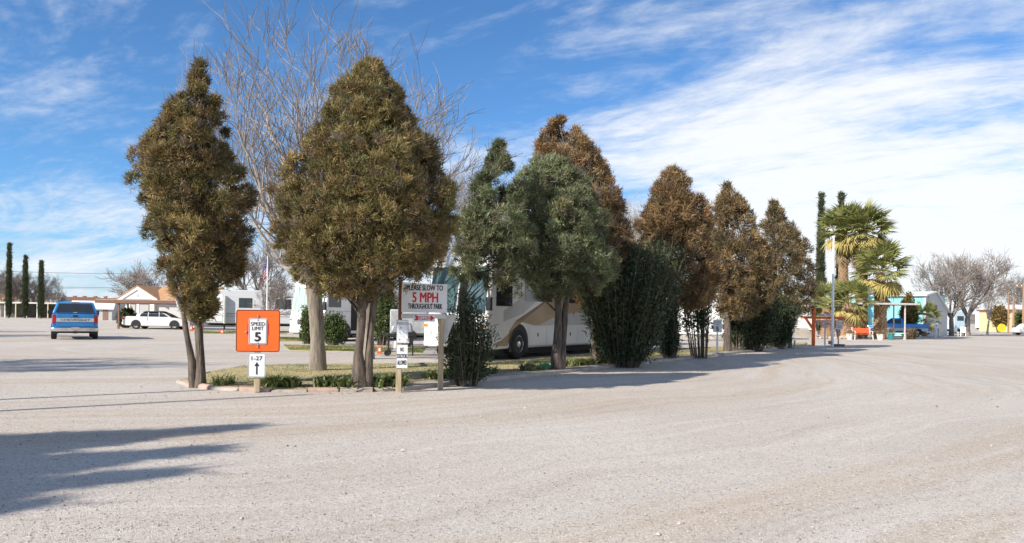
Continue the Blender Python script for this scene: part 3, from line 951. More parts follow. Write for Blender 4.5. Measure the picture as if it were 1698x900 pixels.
# ------------------------------------------------------------------ bare trees
def grow(mb, p, d, L, r, lev, rnd, upb=.15, minr=.006, twist=.35, kids=(3, 5), sides=(7, 5, 4, 3, 3, 3)):
    n = 4 if lev < 3 else 3
    pts, rad = [Vector(p)], [r]
    q, dd = Vector(p), Vector(d).normalized()
    r1 = max(minr * .7, r * (.45 if lev else .6))
    for i in range(n):
        dd = (dd + Vector((rnd.gauss(0, 1), rnd.gauss(0, 1), rnd.gauss(0, 1))) * twist * .33 + Vector((0, 0, upb * .4))).normalized()
        q = q + dd * (L / n)
        pts.append(q.copy()); rad.append(r + (r1 - r) * (i + 1) / n)
    mb.tube(pts, rad, sides[min(lev, 5)], cap=False)
    return pts, rad
def branchy(mb, p, d, L, r, lev, maxlev, rnd, upb, twist, ang, shrink=.68, kids=(3, 5), minr=.006):
    pts, rad = grow(mb, p, d, L, r, lev, rnd, upb, minr, twist)
    if lev >= maxlev:
        return
    k = rnd.randint(*kids)
    for i in range(k):
        t = rnd.uniform(.3, 1.0) if i else 1.0
        f = t * (len(pts) - 1); j = min(int(f), len(pts) - 2)
        q = pts[j].lerp(pts[j + 1], f - j)
        ax = (pts[j + 1] - pts[j]).normalized()
        o = ax.orthogonal(); o.rotate(Matrix.Rotation(rnd.random() * 6.283, 3, ax))
        nd = ax * math.cos(ang * rnd.uniform(.6, 1.3)) + o * math.sin(ang * rnd.uniform(.6, 1.3))
        rr = (rad[j] * (1 - (f - j)) + rad[j + 1] * (f - j)) * (.85 if i == 0 else .62)
        branchy(mb, q, nd, L * shrink * rnd.uniform(.75, 1.2), max(minr, rr), lev + 1, maxlev, rnd, upb, twist, ang, shrink, kids, minr)
# the mulberry standing among the junipers: limbs aimed one by one
bm_ = at(527, 609, 18.9); bm_.z = .06
mt = thing('bare_tree', 'tall leafless pale tree on a thick grey trunk behind the broad juniper', 'tree', bm_)
def loc(px, py, dY=0.0):
    return at(px, py, 18.9 + dY) - bm_
tr = MB()
flared(tr, [Vector((loc(527, 609).x, 0, -.1)), loc(527, 585), loc(525, 540), loc(521, 492), loc(519, 470)], [.22, .185, .165, .185, .17], 9, 14, .10)
tr.build('trunk', BARK_G, mt, smooth=True)
br = MB()
rnd = random.Random(77)
fork = loc(520, 474)
for (x1, y1, x2, y2, x3, y3, dY, r) in ((478, 425, 440, 330, 395, 215, -.6, .075), (500, 400, 470, 260, 430, 165, .4, .08), (521, 400, 505, 270, 490, 160, -.3, .075),
                                       (535, 400, 560, 260, 555, 150, .7, .075), (548, 410, 600, 280, 610, 165, 1.4, .07), (560, 420, 640, 310, 660, 215, 1.8, .065),
                                       (470, 440, 400, 330, 350, 230, 1.2, .06), (515, 390, 450, 330, 405, 270, 1.6, .06), (575, 430, 680, 350, 690, 290, .8, .05)):
    P = [fork.copy(), loc(x1, y1, dY * .4), loc(x2, y2, dY), loc(x3, y3, dY * 1.5)]
    fine, rad = [], []
    for i in range(3):
        for k in range(4):
            t = k / 4
            fine.append(P[i].lerp(P[i + 1], t) + Vector((rnd.gauss(0, .03), rnd.gauss(0, .03), 0))); rad.append(r * 1.12 * (1 - (i + t) / 3 * .7))
    fine.append(P[3]); rad.append(r * .28)
    br.tube(fine, rad, 7, cap=False)
    for i in range(4, len(fine)):
        ax = (fine[i] - fine[i - 1]).normalized()
        for k in range(2 if i < len(fine) - 1 else 3):
            o = ax.orthogonal(); o.rotate(Matrix.Rotation(rnd.random() * 6.283, 3, ax))
            a = rnd.uniform(.3, .75)
            branchy(br, fine[i], ax * math.cos(a) + o * math.sin(a), rnd.uniform(.8, 1.7), max(.012, rad[i] * .55), 2, 4, rnd, .42, .32, .5, .68, (2, 4), .0085)
br.build('branches', BARK_W, mt, smooth=True)
# generic bare trees, copied
def make_bare(seed, h, spread, maxlev, tr_r, minr, kids, nlimb=6, split=.22):
    r = random.Random(seed)
    tk, b = MB(), MB()
    f = Vector((r.uniform(-.2, .2), r.uniform(-.2, .2), h * split))
    flared(tk, [(0, 0, -.15), f * .4, f], [tr_r * 1.3, tr_r, tr_r * .9], seed, 10, .1)
    for i in range(nlimb):
        a = 6.283 * (i + r.random() * .6) / nlimb
        s = spread * r.uniform(.5, 1.1)
        d = Vector((math.cos(a) * s, math.sin(a) * s, 1))
        branchy(b, f, d, h * .36, tr_r * .6, 1, maxlev, r, .22, .38, .52, .66, kids, minr)
    return tk, b
BT = []
def bare(label, px, ybase, Yd, ytop, kind, seed, twig=BARK_D, wide=1.0, zb=0., group=None, name='bare_tree'):
    b = at(px, ybase, Yd); b.z = zb
    Z = at(px, ytop, Yd).z - zb
    tk, bb, hh = PROTO[kind]
    t = thing(name, label, 'tree', b, rz=seed * 1.3, group=group)
    s = Z / hh
    t.scale = (s * wide, s * wide, s)
    for me, nm in ((tk, 'trunk'), (bb, 'branches')):
        o = bpy.data.objects.new(nm, me[0] if twig is BARK_D else me[1]); COL.objects.link(o); o.parent = t
    return t
PROTO = {}
for k, (seed, spread, lev, mr, kids, nl) in {'round': (5, .72, 5, .015, (4, 5), 6), 'tall': (8, .45, 5, .009, (3, 5), 7), 'low': (14, 1.3, 5, .017, (4, 5), 6)}.items():
    tk, bb = make_bare(seed, 8.0, spread, lev, .24 if k != 'tall' else .13, mr, kids, nl)
    zt = max(v[2] for v in bb.v)
    o1 = tk.build('trunk', BARK_D, smooth=True); o2 = bb.build('branches', BARK_D, smooth=True)
    m1, m2 = o1.data, o2.data
    w1, w2 = m1.copy(), m2.copy()
    w1.materials[0] = BARK_G; w2.materials[0] = BARK_W
    bpy.data.objects.remove(o1); bpy.data.objects.remove(o2)
    PROTO[k] = ((m1, w1), (m2, w2), zt)
bare('leafless pale tree behind the broad juniper, twigs reaching past its top', 612, 585, 25, 75, 'tall', 2, BARK_W, 1.2)
bare('thin leafless tree showing between the olive and the blue green junipers', 765, 575, 34, 225, 'tall', 3, BARK_W)
bare('leafless twiggy tree between the rusty junipers', 1045, 560, 48, 305, 'tall', 4, BARK_W)
bare('leafless pale tree whose twigs show above the narrow juniper', 330, 590, 27, 84, 'tall', 9, BARK_W, .42)
GB = 'leafless trees beyond the yard'
bare('wide leafless tree behind the white house with the tan roof', 245, 541, 82, 425, 'low', 1, group=GB, wide=1.25)
bare('leafless tree behind the travel trailer and the flag', 425, 545, 66, 385, 'round', 6, group=GB)
bare('low leafless tree in front of the travel trailer', 452, 553, 52, 455, 'round', 7, group=GB, wide=.9)
bare('large leafless tree next to the grey gable of the turquoise building', 1578, 549, 84, 418, 'round', 10, group=GB, wide=.95)
bare('large spreading leafless tree beside the white peeled trunk', 1604, 549, 88, 408, 'round', 12, group=GB, wide=1.0)
bare('leafless tree with white peeling trunk on the yard edge', 1637, 547, 96, 430, 'tall', 13, BARK_W, group=GB, wide=.9)
bare('leafless tree behind the yellow building', 1692, 540, 140, 450, 'round', 16, group=GB)
GC = 'leafless trees behind the far carport'
for px, yt, kd, sd in ((4, 440, 'round', 21), (28, 450, 'low', 22), (55, 448, 'round', 23), (82, 472, 'low', 24)):
    bare('leafless grey tree in the row behind the far carport and cypresses', px, 526, 140, yt, kd, sd, group=GC, wide=1.2)
for i, (x, y, s) in enumerate(((-17.7, 15.6, .8), (-33.2, 36.6, .8), (-39.4, 43.6, .8))):
    t = thing('bare_tree', 'leafless tree whose thin shadow streaks the road behind the pickup', 'tree', (x, y, 0), rz=i * 2.0, group='leafless trees shading the road')
    t.scale = (s, s, s)
    for me, nm in ((PROTO['round'][0], 'trunk'), (PROTO['round'][1], 'branches')):
        o = bpy.data.objects.new(nm, me[0]); COL.objects.link(o); o.parent = t

# ------------------------------------------------------------------ fan palms
def frond_mesh(name, seed, R, seg, span, droop, fold, pet, cols, mat):
    r = np.random.default_rng(seed)
    V, C = [], []
    # petiole along +x, then the fan
    def quad(a, b, w):
        a, b = np.array(a), np.array(b)
        V.append([a + [0, w, 0], a - [0, w, 0], b - [0, w * .7, 0], b + [0, w * .7, 0]]); C.append(cols[0])
        V.append([a + [0, 0, w], a - [0, 0, w], b - [0, 0, w * .7], b + [0, 0, w * .7]]); C.append(cols[0])
    quad((0, 0, 0), (pet, 0, -pet * .06), .022)
    hub = np.array([pet, 0, -pet * .06])
    for i in range(seg):
        t = (i + .5) / seg * 2 - 1
        a = t * span
        ln = R * (1 - .22 * abs(t) ** 2) * (.9 + .2 * r.random())
        d = np.array([math.cos(a), math.sin(a), -.06 + .05 * r.normal()])
        s = np.array([-math.sin(a), math.cos(a), 0]) * R * span / seg * .62
        up = np.array([0, 0, fold * R / seg])
        m = hub + d * ln * .55 - np.array([0, 0, droop * ln * .12])
        e = hub + d * ln - np.array([0, 0, droop * ln * (.35 + .35 * r.random())])
        c = np.array(cols[1 + r.integers(0, len(cols) - 1)]) * (.8 + .4 * r.random())
        V.append([hub, hub, m - s, m + up]); C.append(c)
        V.append([hub, hub, m + up, m + s]); C.append(c * .92)
        V.append([m - s, m + up, e, e]); C.append(c)
        V.append([m + up, m + s, e, e]); C.append(c * .92)
    o = np_mesh(name, np.array(V), np.array(C), mat, None, 4)
    me = o.data
    bpy.data.objects.remove(o)
    return me
PG = [(.42, .36, .15), (.25, .27, .085), (.31, .32, .11), (.40, .37, .14), (.20, .23, .075)]
PY = [(0.414, 0.322, 0.127), (0.483, 0.391, 0.127), (0.391, 0.345, 0.115), (0.552, 0.425, 0.161)]
PD = [(.36, .26, .14), (.40, .29, .16), (.31, .22, .12), (.46, .35, .20)]
FG = [frond_mesh('frond', s, 1.1, 20, 1.85, d, .5, 1.12, PG, LEAF) for s, d in ((1, .1), (2, .3), (3, .6))]
FY = [frond_mesh('frond', 4, 1.1, 18, 1.6, 1.0, .5, .95, PY, LEAF)]
FD = [frond_mesh('frond', s, 1.0, 14, 1.0, 1.5, .8, .8, PD, LEAF) for s in (5, 6)]
PTR = pm('palm_trunk', (.30, .19, .12), .95, var=.35, scale=4, bump=.8, bscale=16)
BOOT = pm('palm_boot', (.47, .32, .19), .9, var=.35, scale=3)
def palm(label, px, ybase, ytop, Yd, rt, seed, ng=34, ny=10, nd=16, s=1.0, boots=True, zb=0.0, boot_to=.95):
    r = random.Random(seed)
    b = at(px, ybase, Yd); b.z = zb
    zc = at(px, ytop, Yd).z - zb                # height of the crown centre
    t = thing('fan_palm', label, 'palm', b)
    mb = MB()
    flared(mb, [(0, 0, -.15), (0, 0, .3), (.05, 0, zc * .5), (0, 0, zc)], [rt * 1.15, rt, rt * .85, rt * .62], seed, 14, .08)
    mb.build('trunk', PTR, t, smooth=True)
    if boots:      # cut leaf bases criss-crossing the trunk
        bt = MB()
        rows_ = int(zc * boot_to / .17)
        for j in range(rows_):
            z = .12 + j * .17
            rr = rt * (1 - .38 * z / zc) * 1.0
            k = max(7, int(2 * math.pi * rr / .21))
            for i in range(k):
                a = 6.283 * (i + .5 * (j % 2)) / k + r.uniform(-.1, .1)
                c, s_ = math.cos(a), math.sin(a)
                p0 = Vector((c * rr * .93, s_ * rr * .93, z)); p1 = Vector((c * (rr + .085), s_ * (rr + .085), z + .17 + r.uniform(-.03, .04)))
                sd = Vector((-s_, c, 0))
                w0, w1 = .085, .035
                th = Vector((c, s_, -.3)) * .03
                bt.add([p0 - sd * w0, p0 + sd * w0, p1 + sd * w1, p1 - sd * w1, p0 - sd * w0 + th, p0 + sd * w0 + th, p1 + sd * w1 + th, p1 - sd * w1 + th],
                       [(0, 1, 2, 3), (7, 6, 5, 4), (0, 4, 5, 1), (1, 5, 6, 2), (2, 6, 7, 3), (3, 7, 4, 0)])
        tag(bt.build('leaf_boots', BOOT, t), kind='stuff')
    def put(me, az, el, z, sc, roll):
        o = bpy.data.objects.new('frond', me); COL.objects.link(o); o.parent = t
        o.location = (math.cos(az) * .1, math.sin(az) * .1, z)
        o.rotation_euler = (Matrix.Rotation(az, 3, 'Z') @ Matrix.Rotation(-el, 3, 'Y') @ Matrix.Rotation(roll, 3, 'X')).to_euler()
        o.scale = (sc, sc, sc)
    for i in range(ng):
        f = i / max(1, ng - 1)
        put(r.choice(FG), i * 2.39996 + r.uniform(-.2, .2), math.radians(80 - 88 * f ** .9 + r.uniform(-8, 8)), zc + .25 - .3 * f, s * r.uniform(.85, 1.1), r.uniform(-.4, .4))
    for i in range(ny):
        put(FY[0], i * 2.39996 + r.uniform(-.3, .3), math.radians(r.uniform(-45, -8)), zc - .15, s * r.uniform(.85, 1.05), r.uniform(-.4, .4))
    for i in range(nd):
        put(r.choice(FD), i * 2.39996 + r.uniform(-.3, .3), math.radians(r.uniform(-84, -62)), zc - .25 - r.random() * .9 * s, s * r.uniform(.8, 1.1), r.uniform(-.5, .5))
    return t
palm('tall fan palm closest to the flagpole, partly hiding a cypress', 1397, 554, 383, 67, .42, 101, 36, 9, 24, 1.1)
palm('tallest fan palm with a full crown and a skirt of dead fronds', 1428, 555, 385, 66, .46, 102, 44, 20, 40, 1.2)
palm('shorter fan palm with stout scaly trunk beside the orange bench', 1459, 557, 452, 64, .50, 103, 38, 12, 14, 1.18)
palm('squat young fan palm with fat scaly base behind the small grey notice', 1407, 557, 503, 63, .58, 104, 26, 6, 6, 1.05, boot_to=.9)
palm('squat young fan palm behind the orange signpost', 1372, 557, 505, 66, .52, 105, 22, 6, 4, .95, boot_to=.9)
palm('low fan palm at the corner of the turquoise building', 1533, 556, 528, 79, .25, 106, 22, 6, 2, .8, boots=False)
# ------------------------------------------------------------------ signs of the island
SIGNW = pm('sign_white', (.74, .75, .76), .5, var=.05, scale=2, wear=(.62, .61, .58), wearlim=(.62, .8))
SIGNK = pm('sign_black', (.015, .015, .017), .6)
SIGNR = pm('sign_red', (.55, .02, .025), .5, var=.1)
SIGNFADE = pm('sign_faded_print', (.36, .36, .37), .7, var=.3, scale=9)
SIGNO = pm('sign_orange', (.80, .125, .008), .5, var=.08, scale=2, wear=(.70, .18, .06), wearlim=(.56, .8))
BOLT = pm('bolt_steel', (.55, .53, .50), .35, .8)
def rrect(w, h, r, n=5):
    pts = []
    for cx, cz, a0 in ((w / 2 - r, h / 2 - r, 0), (-w / 2 + r, h / 2 - r, 90), (-w / 2 + r, -h / 2 + r, 180), (w / 2 - r, -h / 2 + r, 270)):
        for k in range(n):
            a = math.radians(a0 + 90 * k / (n - 1))
            pts.append((cx + r * math.cos(a), cz + r * math.sin(a)))
    return pts
def plate(name, w, h, r, x, y, z, mat, parent, th=.004):
    mb = MB().prism([(x + a, z + b) for a, b in rrect(w, h, r)], y, y + th)
    return mb.build(name, mat, parent)
def border(name, w, h, r, t, x, y, z, mat, parent):
    o, i = rrect(w, h, r), rrect(w - 2 * t, h - 2 * t, max(.005, r - t))
    n = len(o)
    vs = [(x + a, y, z + b) for a, b in o] + [(x + a, y, z + b) for a, b in i]
    mb = MB().add(vs, [(k, (k + 1) % n, n + (k + 1) % n, n + k) for k in range(n)])
    return mb.build(name, mat, parent)
def face_cam(p):
    return math.atan2(-p.x, p.y) * .55
# orange speed sign
b = at(425.5, 643, 13.95); b.z = .06
k = 13.95 / F
s = thing('speed_sign', 'orange square sign with small white speed limit 5 plate on wooden post', 'sign', b, .12)
MB().box((0, .06, .60), (.10, .09, 1.30)).build('post', WOODP, s, bevel=.006)
zc = at(427, 548.5, 13.95).z - b.z
bo = plate('orange_board', 71 * k, 70 * k, .045, .01, 0, zc, SIGNO, s)
border('board_border', 71 * k - .012, 70 * k - .012, .04, .012, .01, -.002, zc, SIGNK, bo)
for sx in (-1, 1):
    MB().box((.01 + sx * .155, -.004, zc + .03), (.055, .004, .20)).build('red_tab', SIGNR, bo)
w = plate('speed_plate', 29.3 * k, 43.2 * k, .03, .01, -.012, zc - .005, SIGNW, s)
border('plate_border', 29.3 * k - .016, 43.2 * k - .016, .025, .008, .01, -.014, zc - .005, SIGNK, w)
text_obj('lettering', 'SPEED', .25, .062, SIGNK, w, .01, zc + .125, -.015, .012)
text_obj('lettering', 'LIMIT', .20, .062, SIGNK, w, .01, zc + .045, -.015, .012)
text_obj('numeral', '5', .115, .155, SIGNK, w, .01, zc - .105, -.015, .03)
for (dx_, dz_) in ((0, .19), (0, .235), (0, .275), (0, -.215), (0, -.25), (0, -.285), (-.2, -.02), (-.215, -.022)):
    MB().lathe([(0, -.01), (.011, -.009), (.014, 0), (.014, .012)], 8, 'y', (.01 + dx_, -.012, zc + dz_)).build('bolt', BOLT, bo, smooth=True)
z2 = at(424, 605, 13.95).z - b.z
w = plate('number_plate', 28 * k, 41 * k, .03, 0, -.004, z2, SIGNW, s)
border('plate_border', 28 * k - .014, 41 * k - .014, .025, .007, 0, -.006, z2, SIGNK, w)
text_obj('lettering', '1-27', .19, .07, SIGNK, w, 0, z2 + .12, -.007, .014)
MB().add([(-.014, -.007, z2 - .17), (.014, -.007, z2 - .17), (.014, -.007, z2 - .02), (.045, -.007, z2 - .02), (0, -.007, z2 + .055), (-.045, -.007, z2 - .02), (-.014, -.007, z2 - .02)], [(0, 1, 2, 3, 4, 5, 6)]).build('arrow', SIGNK, w)
# private / no solicitors post
b = at(660.5, 641, 14.35); b.z = .05
k = 14.35 / F
s = thing('notice_post', 'wooden post with two narrow white notices, upper faded, lower about solicitors', 'sign', b, .06)
MB().box((0, .055, .60), (.10, .10, 1.32)).build('post', WOODP, s, bevel=.006)
for (yy, h, lines, mt_) in ((549.5, 38.5, (('PRIVATE', .19, .052, .145), ('R', .035, .05, .055)), SIGNFADE), (591, 39.5, (('NO', .07, .075, .13), ('SOLICITORS', .185, .08, .01), ('ALLOWED', .17, .085, -.11)), SIGNK)):
    z = at(666, yy, 14.35).z - b.z
    x = .06
    w = plate('notice_plate', 19.5 * k, h * k, .012, x, -.006, z, SIGNW, s)
    border('plate_border', 19.5 * k - .006, h * k - .006, .01, .005, x, -.008, z, SIGNK, w)
    for (tx, tw, th, dz_) in lines:
        text_obj('lettering', tx, tw, th, mt_, w, x + (-.02 if tx == 'R' else 0), z + dz_, -.009, .008)
    if mt_ is SIGNFADE:
        text_obj('lettering', 'P', .03, .045, SIGNFADE, w, x - .05, z - .15, -.009, .02)
# big white notice with office arrow
Yb = 15.0
b = at(729, 636, Yb); b.z = .06
k = Yb / F
s = thing('speed_notice', 'large white notice asking to slow to 5 MPH with red office arrow', 'sign', b, 0.03)
def lz(py):
    return at(729, py, Yb).z - b.z
def lx(px):
    return (px - 729) * k
zt, zb_ = lz(471), lz(518)
MB().box((lx(730), .06, (lz(528) - .1) / 2), (.10, .10, lz(528) + .1)).build('post', WOODP, s, bevel=.006)
RUSTP = pm('red_brown_post', (.25, .10, .05), .8, var=.3, scale=4)
MB().box((lx(661.5), .07, lz(530) / 2 + .62), (.07, .07, lz(470) - .1 - .3)).build('back_post', RUSTP, s, bevel=.004)
MB().box((lx(661.5), .07, .25), (.07, .07, .7)).build('back_post', RUSTP, s)
bd = MB().prism([(lx(664), zb_), (lx(739), zb_), (lx(739.5), zt), (lx(664), zt)], 0, .02).build('board', SIGNW, s)
cxn = (lx(664) + lx(739)) / 2 + .02
text_obj('lettering', 'PLEASE SLOW TO', 60 * k, 8.6 * k, SIGNK, bd, cxn - .01, lz(477.5), -.003, .016)
text_obj('lettering', '5 MPH', 43 * k, 16 * k, SIGNR, bd, cxn, lz(493.5), -.003, .018)
text_obj('lettering', 'THROUGHOUT PARK', 57 * k, 8.6 * k, SIGNK, bd, cxn, lz(508), -.003, .016)
BEAM = pm('grey_beam', (.60, .59, .56), .7, var=.12, scale=4)
MB().box(((lx(664) + lx(738)) / 2, -.012, lz(524.5)), (74 * k, .05, 7.5 * k)).build('cross_beam', BEAM, s, bevel=.004)
MB().prism([(lx(722), lz(524)), (lx(756), lz(521.5)), (lx(750), lz(534)), (lx(736), lz(571)), (lx(731), lz(571))], .12, .14).build('back_board', pm('board_back', (.50, .50, .48), .7, var=.12), s)
ab = MB().prism([(lx(684), lz(533.5)), (lx(720), lz(533.5)), (lx(720), lz(522)), (lx(684), lz(522))], -.05, -.04).build('office_plate', SIGNW, s)
ar = [(686, 531), (688.5, 527.5), (686, 523), (690, 523), (691, 524.5), (713, 524.5), (713, 522.7), (719.3, 527.5), (713, 532.3), (713, 530.6), (691, 530.6), (690, 531.8)]
MB().add([(lx(x), -.052, lz(y)) for x, y in ar], [tuple(range(12))]).build('red_arrow', SIGNR, ab)
text_obj('lettering', 'OFFICE', 20 * k, 4.6 * k, SIGNW, ab, lx(702.5), lz(527.6), -.054, .03)
# small white speed sign further along
Y5 = 30.5
b = at(1189, 588, Y5); b.z = .05
s = thing('speed_sign', 'small white speed limit 5 sign on a white post by the concrete strip', 'sign', b, -.25)
k = Y5 / F
MB().box((0, .03, (588 - 530) * k / 2), (.075, .05, 60 * k)).build('post', WHITE, s, bevel=.004)
MB().loft([[(-.3, -.14, -.05), (.3, -.14, -.05), (.3, .14, -.05), (-.3, .14, -.05)], [(-.26, -.11, .07), (.26, -.11, .07), (.26, .11, .07), (-.26, .11, .07)]]).build('foot_block', CONC, s, bevel=.01)
z = (588 - 540.5) * k
w = plate('speed_plate', .33, .50, .03, 0, 0, z, SIGNW, s)
border('plate_border', .315, .485, .025, .007, 0, -.002, z, SIGNFADE, w)
text_obj('lettering', 'SPEED', .25, .06, SIGNFADE, w, 0, z + .15, -.003, .012)
text_obj('lettering', 'LIMIT', .20, .06, SIGNFADE, w, 0, z + .06, -.003, .012)
text_obj('numeral', '5', .12, .16, SIGNK, w, 0, z - .11, -.003, .03)

# ------------------------------------------------------------------ vehicles
def wheel(parent, x, y, r, w, side, rimmat=CHROME, hub=.6):
    t = MB().lathe([(r * .58, -w / 2), (r * .9, -w / 2), (r * .98, -w * .36), (r, -w * .2), (r, w * .2), (r * .98, w * .36), (r * .9, w / 2), (r * .58, w / 2)], 28, 'y').build('wheel', RUBBER, parent, smooth=True)
    t.location = (x, y, r)
    o = side
    m = MB().lathe([(r * .60, -o * w * .40), (r * .60, o * w * .46), (r * .55, o * w * .47), (r * .5, o * w * .30), (r * .24, o * w * .26), (r * .20, o * w * .44), (.001, o * w * .46)], 24, 'y')
    for i in range(8):
        a = i * math.pi / 4
        m.lathe([(0, o * w * .36), (r * .035, o * w * .36), (r * .035, o * w * .26)], 6, 'y', (math.cos(a) * r * .34, 0, math.sin(a) * r * .34))
    m.build('rim', rimmat, t, smooth=True)
    return t
def arch(parent, x, y, r, side, mat=BLACK):
    pts = [(x + r * math.cos(a), r * .93 + r * math.sin(a)) for a in [math.pi * i / 14 for i in range(15)]] + [(x - r, .25), (x + r, .25)]
    return MB().prism(pts, y - side * .25, y + side * .004).build('wheel_well', mat, parent)
def side_panel(name, poly, y, side, mat, parent, th=.006, bevel=0):
    return MB().prism(poly, y - side * .01, y + side * th).build(name, mat, parent, bevel=bevel)
def ring_body(st):
    """lofted body; stations (x, z0, z1, half width low, half width high)"""
    rings = []
    for x, z0, z1, w0, w1 in st:
        zm = z0 + (z1 - z0) * .55
        wm = max(w0, w1)
        rings.append([(x, -w0 * .9, z0), (x, -w0, z0 + .06), (x, -wm, zm), (x, -w1, z1 - .05), (x, -w1 * .93, z1), (x, w1 * .93, z1), (x, w1, z1 - .05), (x, wm, zm), (x, w0, z0 + .06), (x, w0 * .9, z0)])
    return MB().loft(rings)
BLUE = pm('metallic_blue_paint', (.02, .23, .56), .32, .15, var=.06, scale=2, coat=.6)
SILV = pm('silver_paint', (.52, .52, .52), .35, .3, var=.06, scale=2, coat=.4)
WCAR = pm('white_car_paint', (.72, .71, .68), .3, 0, var=.04, scale=2, coat=.5)
PLATEM = pm('licence_plate', (.55, .42, .38), .5)
UNDER = pm('underbody', (.03, .028, .026), .9)
def pickup(label, loc, rz, cap=True, lower=None):
    t = thing('pickup_truck', label, 'truck', loc, rz)
    # x forward, origin under the middle
    bed = ring_body([(-2.72, .58, 1.20, .93, .955), (-2.66, .55, 1.24, .96, .97), (-1.5, .55, 1.25, .97, .97), (-.62, .55, 1.25, .97, .97)])
    bed.build('bed', BLUE, t, bevel=.02)
    cab = ring_body([(-.58, .5, 1.24, .97, .97), (.9, .5, 1.23, .97, .97), (1.35, .5, 1.16, .97, .96), (2.3, .52, 1.10, .96, .93), (2.62, .56, 1.02, .94, .88)])
    cab.build('cab', BLUE, t, bevel=.02)
    # roof with pillars
    MB().loft([[(-.58, -.93, 1.22), (1.2, -.93, 1.20), (1.2, .93, 1.20), (-.58, .93, 1.22)], [(-.5, -.76, 1.78), (.42, -.76, 1.79), (.42, .76, 1.79), (-.5, .76, 1.78)]]).build('cab_roof', BLUE, t, bevel=.05, seg=3)
    for sd in (-1, 1):
        def sw(x, z):
            f = (z - 1.22) / .57
            return (x, sd * (.935 - .17 * f + .006), z)
        for q in ([(-.40, 1.28), (.22, 1.28), (.22, 1.70), (-.38, 1.70)], [(.28, 1.28), (.98, 1.28), (.47, 1.70), (.28, 1.70)]):
            MB().add([sw(*p) for p in q], [(0, 1, 2, 3)]).build('side_window', GLASS, t)
        MB().box((1.0, sd * 1.08, 1.30), (.10, .18, .2)).build('mirror', BLACK, t, bevel=.03)
        MB().box((2.6, sd * .70, .86), (.08, .36, .16)).build('headlight', pm('clear_lens', (.7, .7, .68), .15), t, bevel=.01)
        MB().box((-2.715, sd * .875, .985), (.045, .155, .44)).build('taillight', REDLENS, t, bevel=.012)
        if lower:
            side_panel('lower_panel', [(-2.66, .56), (-2.15, .56), (-2.1, .80), (-1.3, .80), (-1.25, .56), (1.5, .56), (1.55, .80), (2.2, .8), (2.3, .6), (2.58, .62), (2.58, .84), (-2.66, .84)], sd * .972, sd, SILV, t)
        for x in (-1.68, 1.78):
            arch(t, x, sd * .972, .47, sd)
            wheel(t, x, sd * .875, .37, .25, sd)
    MB().add([(.55 + .62, -.82, 1.24), (.55 + .62, .82, 1.24), (.46, .70, 1.74), (.46, -.70, 1.74)], [(0, 1, 2, 3)]).build('windscreen', GLASS, t)
    MB().box((-.1, 0, .5), (4.4, 1.3, .22)).build('chassis', UNDER, t)
    MB().box((-1.68, 0, .36), (.14, 1.5, .14)).build('axle', UNDER, t)
    tg = MB().box((-2.735, 0, .94), (.05, 1.56, .60)).build('tailgate', BLUE, t, bevel=.015)
    bn = MB().box((-2.765, 0, .94), (.016, 1.57, .17)).build('trim_band', pm('tailgate_band', (.60, .59, .56), .4, .2), tg)
    if cap:
        text_obj('lettering', 'CHEVROLET', 1.22, .085, SIGNK, bn, 0, .945, -2.7755, .012, axis='-x')
    MB().box((-2.765, 0, 1.13), (.02, .2, .08)).build('tailgate_handle', BLACK, tg)
    bp = MB()
    bp.loft([[(-2.74, -.98, .40), (-2.74, -.98, .57), (-2.62, -1.0, .57), (-2.62, -1.0, .40)], [(-2.86, -.80, .40), (-2.86, -.80, .58), (-2.70, -.80, .58), (-2.70, -.80, .40)],
             [(-2.86, .80, .40), (-2.86, .80, .58), (-2.70, .80, .58), (-2.70, .80, .40)], [(-2.74, .98, .40), (-2.74, .98, .57), (-2.62, 1.0, .57), (-2.62, 1.0, .40)]])
    bp.build('rear_bumper', CHROME if cap else SILV, t, bevel=.015)
    MB().box((-2.872, 0, .52), (.012, .34, .16)).build('licence_plate', PLATEM, t)
    MB().box((-2.80, 0, .36), (.22, .14, .12)).build('hitch', UNDER, t)
    MB().box((2.66, 0, .56), (.14, 1.86, .2)).build('front_bumper', CHROME, t, bevel=.03)
    if cap:
        cp = MB().loft([[(-2.68, -.955, 1.255), (-.56, -.955, 1.255), (-.56, .955, 1.255), (-2.68, .955, 1.255)], [(-2.46, -.76, 1.79), (-.56, -.76, 1.82), (-.56, .76, 1.82), (-2.46, .76, 1.79)]]).build('camper_shell', BLUE, t, bevel=.05, seg=3)
        def rw(y, z):
            return (-2.68 + .22 * (z - 1.255) / .535 - .012, y, z)
        MB().add([rw(-.82, 1.30), rw(.82, 1.30), rw(.68, 1.72), rw(-.68, 1.72)], [(0, 1, 2, 3)]).build('rear_window', GLASS, cp)
        MB().box((-2.685, 0, 1.30), (.03, .16, .035)).build('window_latch', CHROME, cp)
        MB().box((-2.44, 0, 1.775), (.08, .32, .04)).build('brake_light', pm('dark_red_lens', (.08, .01, .01), .3), cp)
        for sd in (-1, 1):
            MB().add([(-2.3, sd * .905, 1.38), (-.75, sd * .905, 1.38), (-.75, sd * .81, 1.68), (-2.2, sd * .81, 1.68)], [(0, 1, 2, 3)]).build('side_glass', GLASS, cp)
    return t
pr_ = gp(124, 562.5)
hd = math.atan2(pr_.y, pr_.x) + .02
pickup('metallic blue pickup with camper shell driving away, silver tailgate band', (pr_.x + math.cos(hd) * 2.2, pr_.y + math.sin(hd) * 2.2, 0), hd, True)
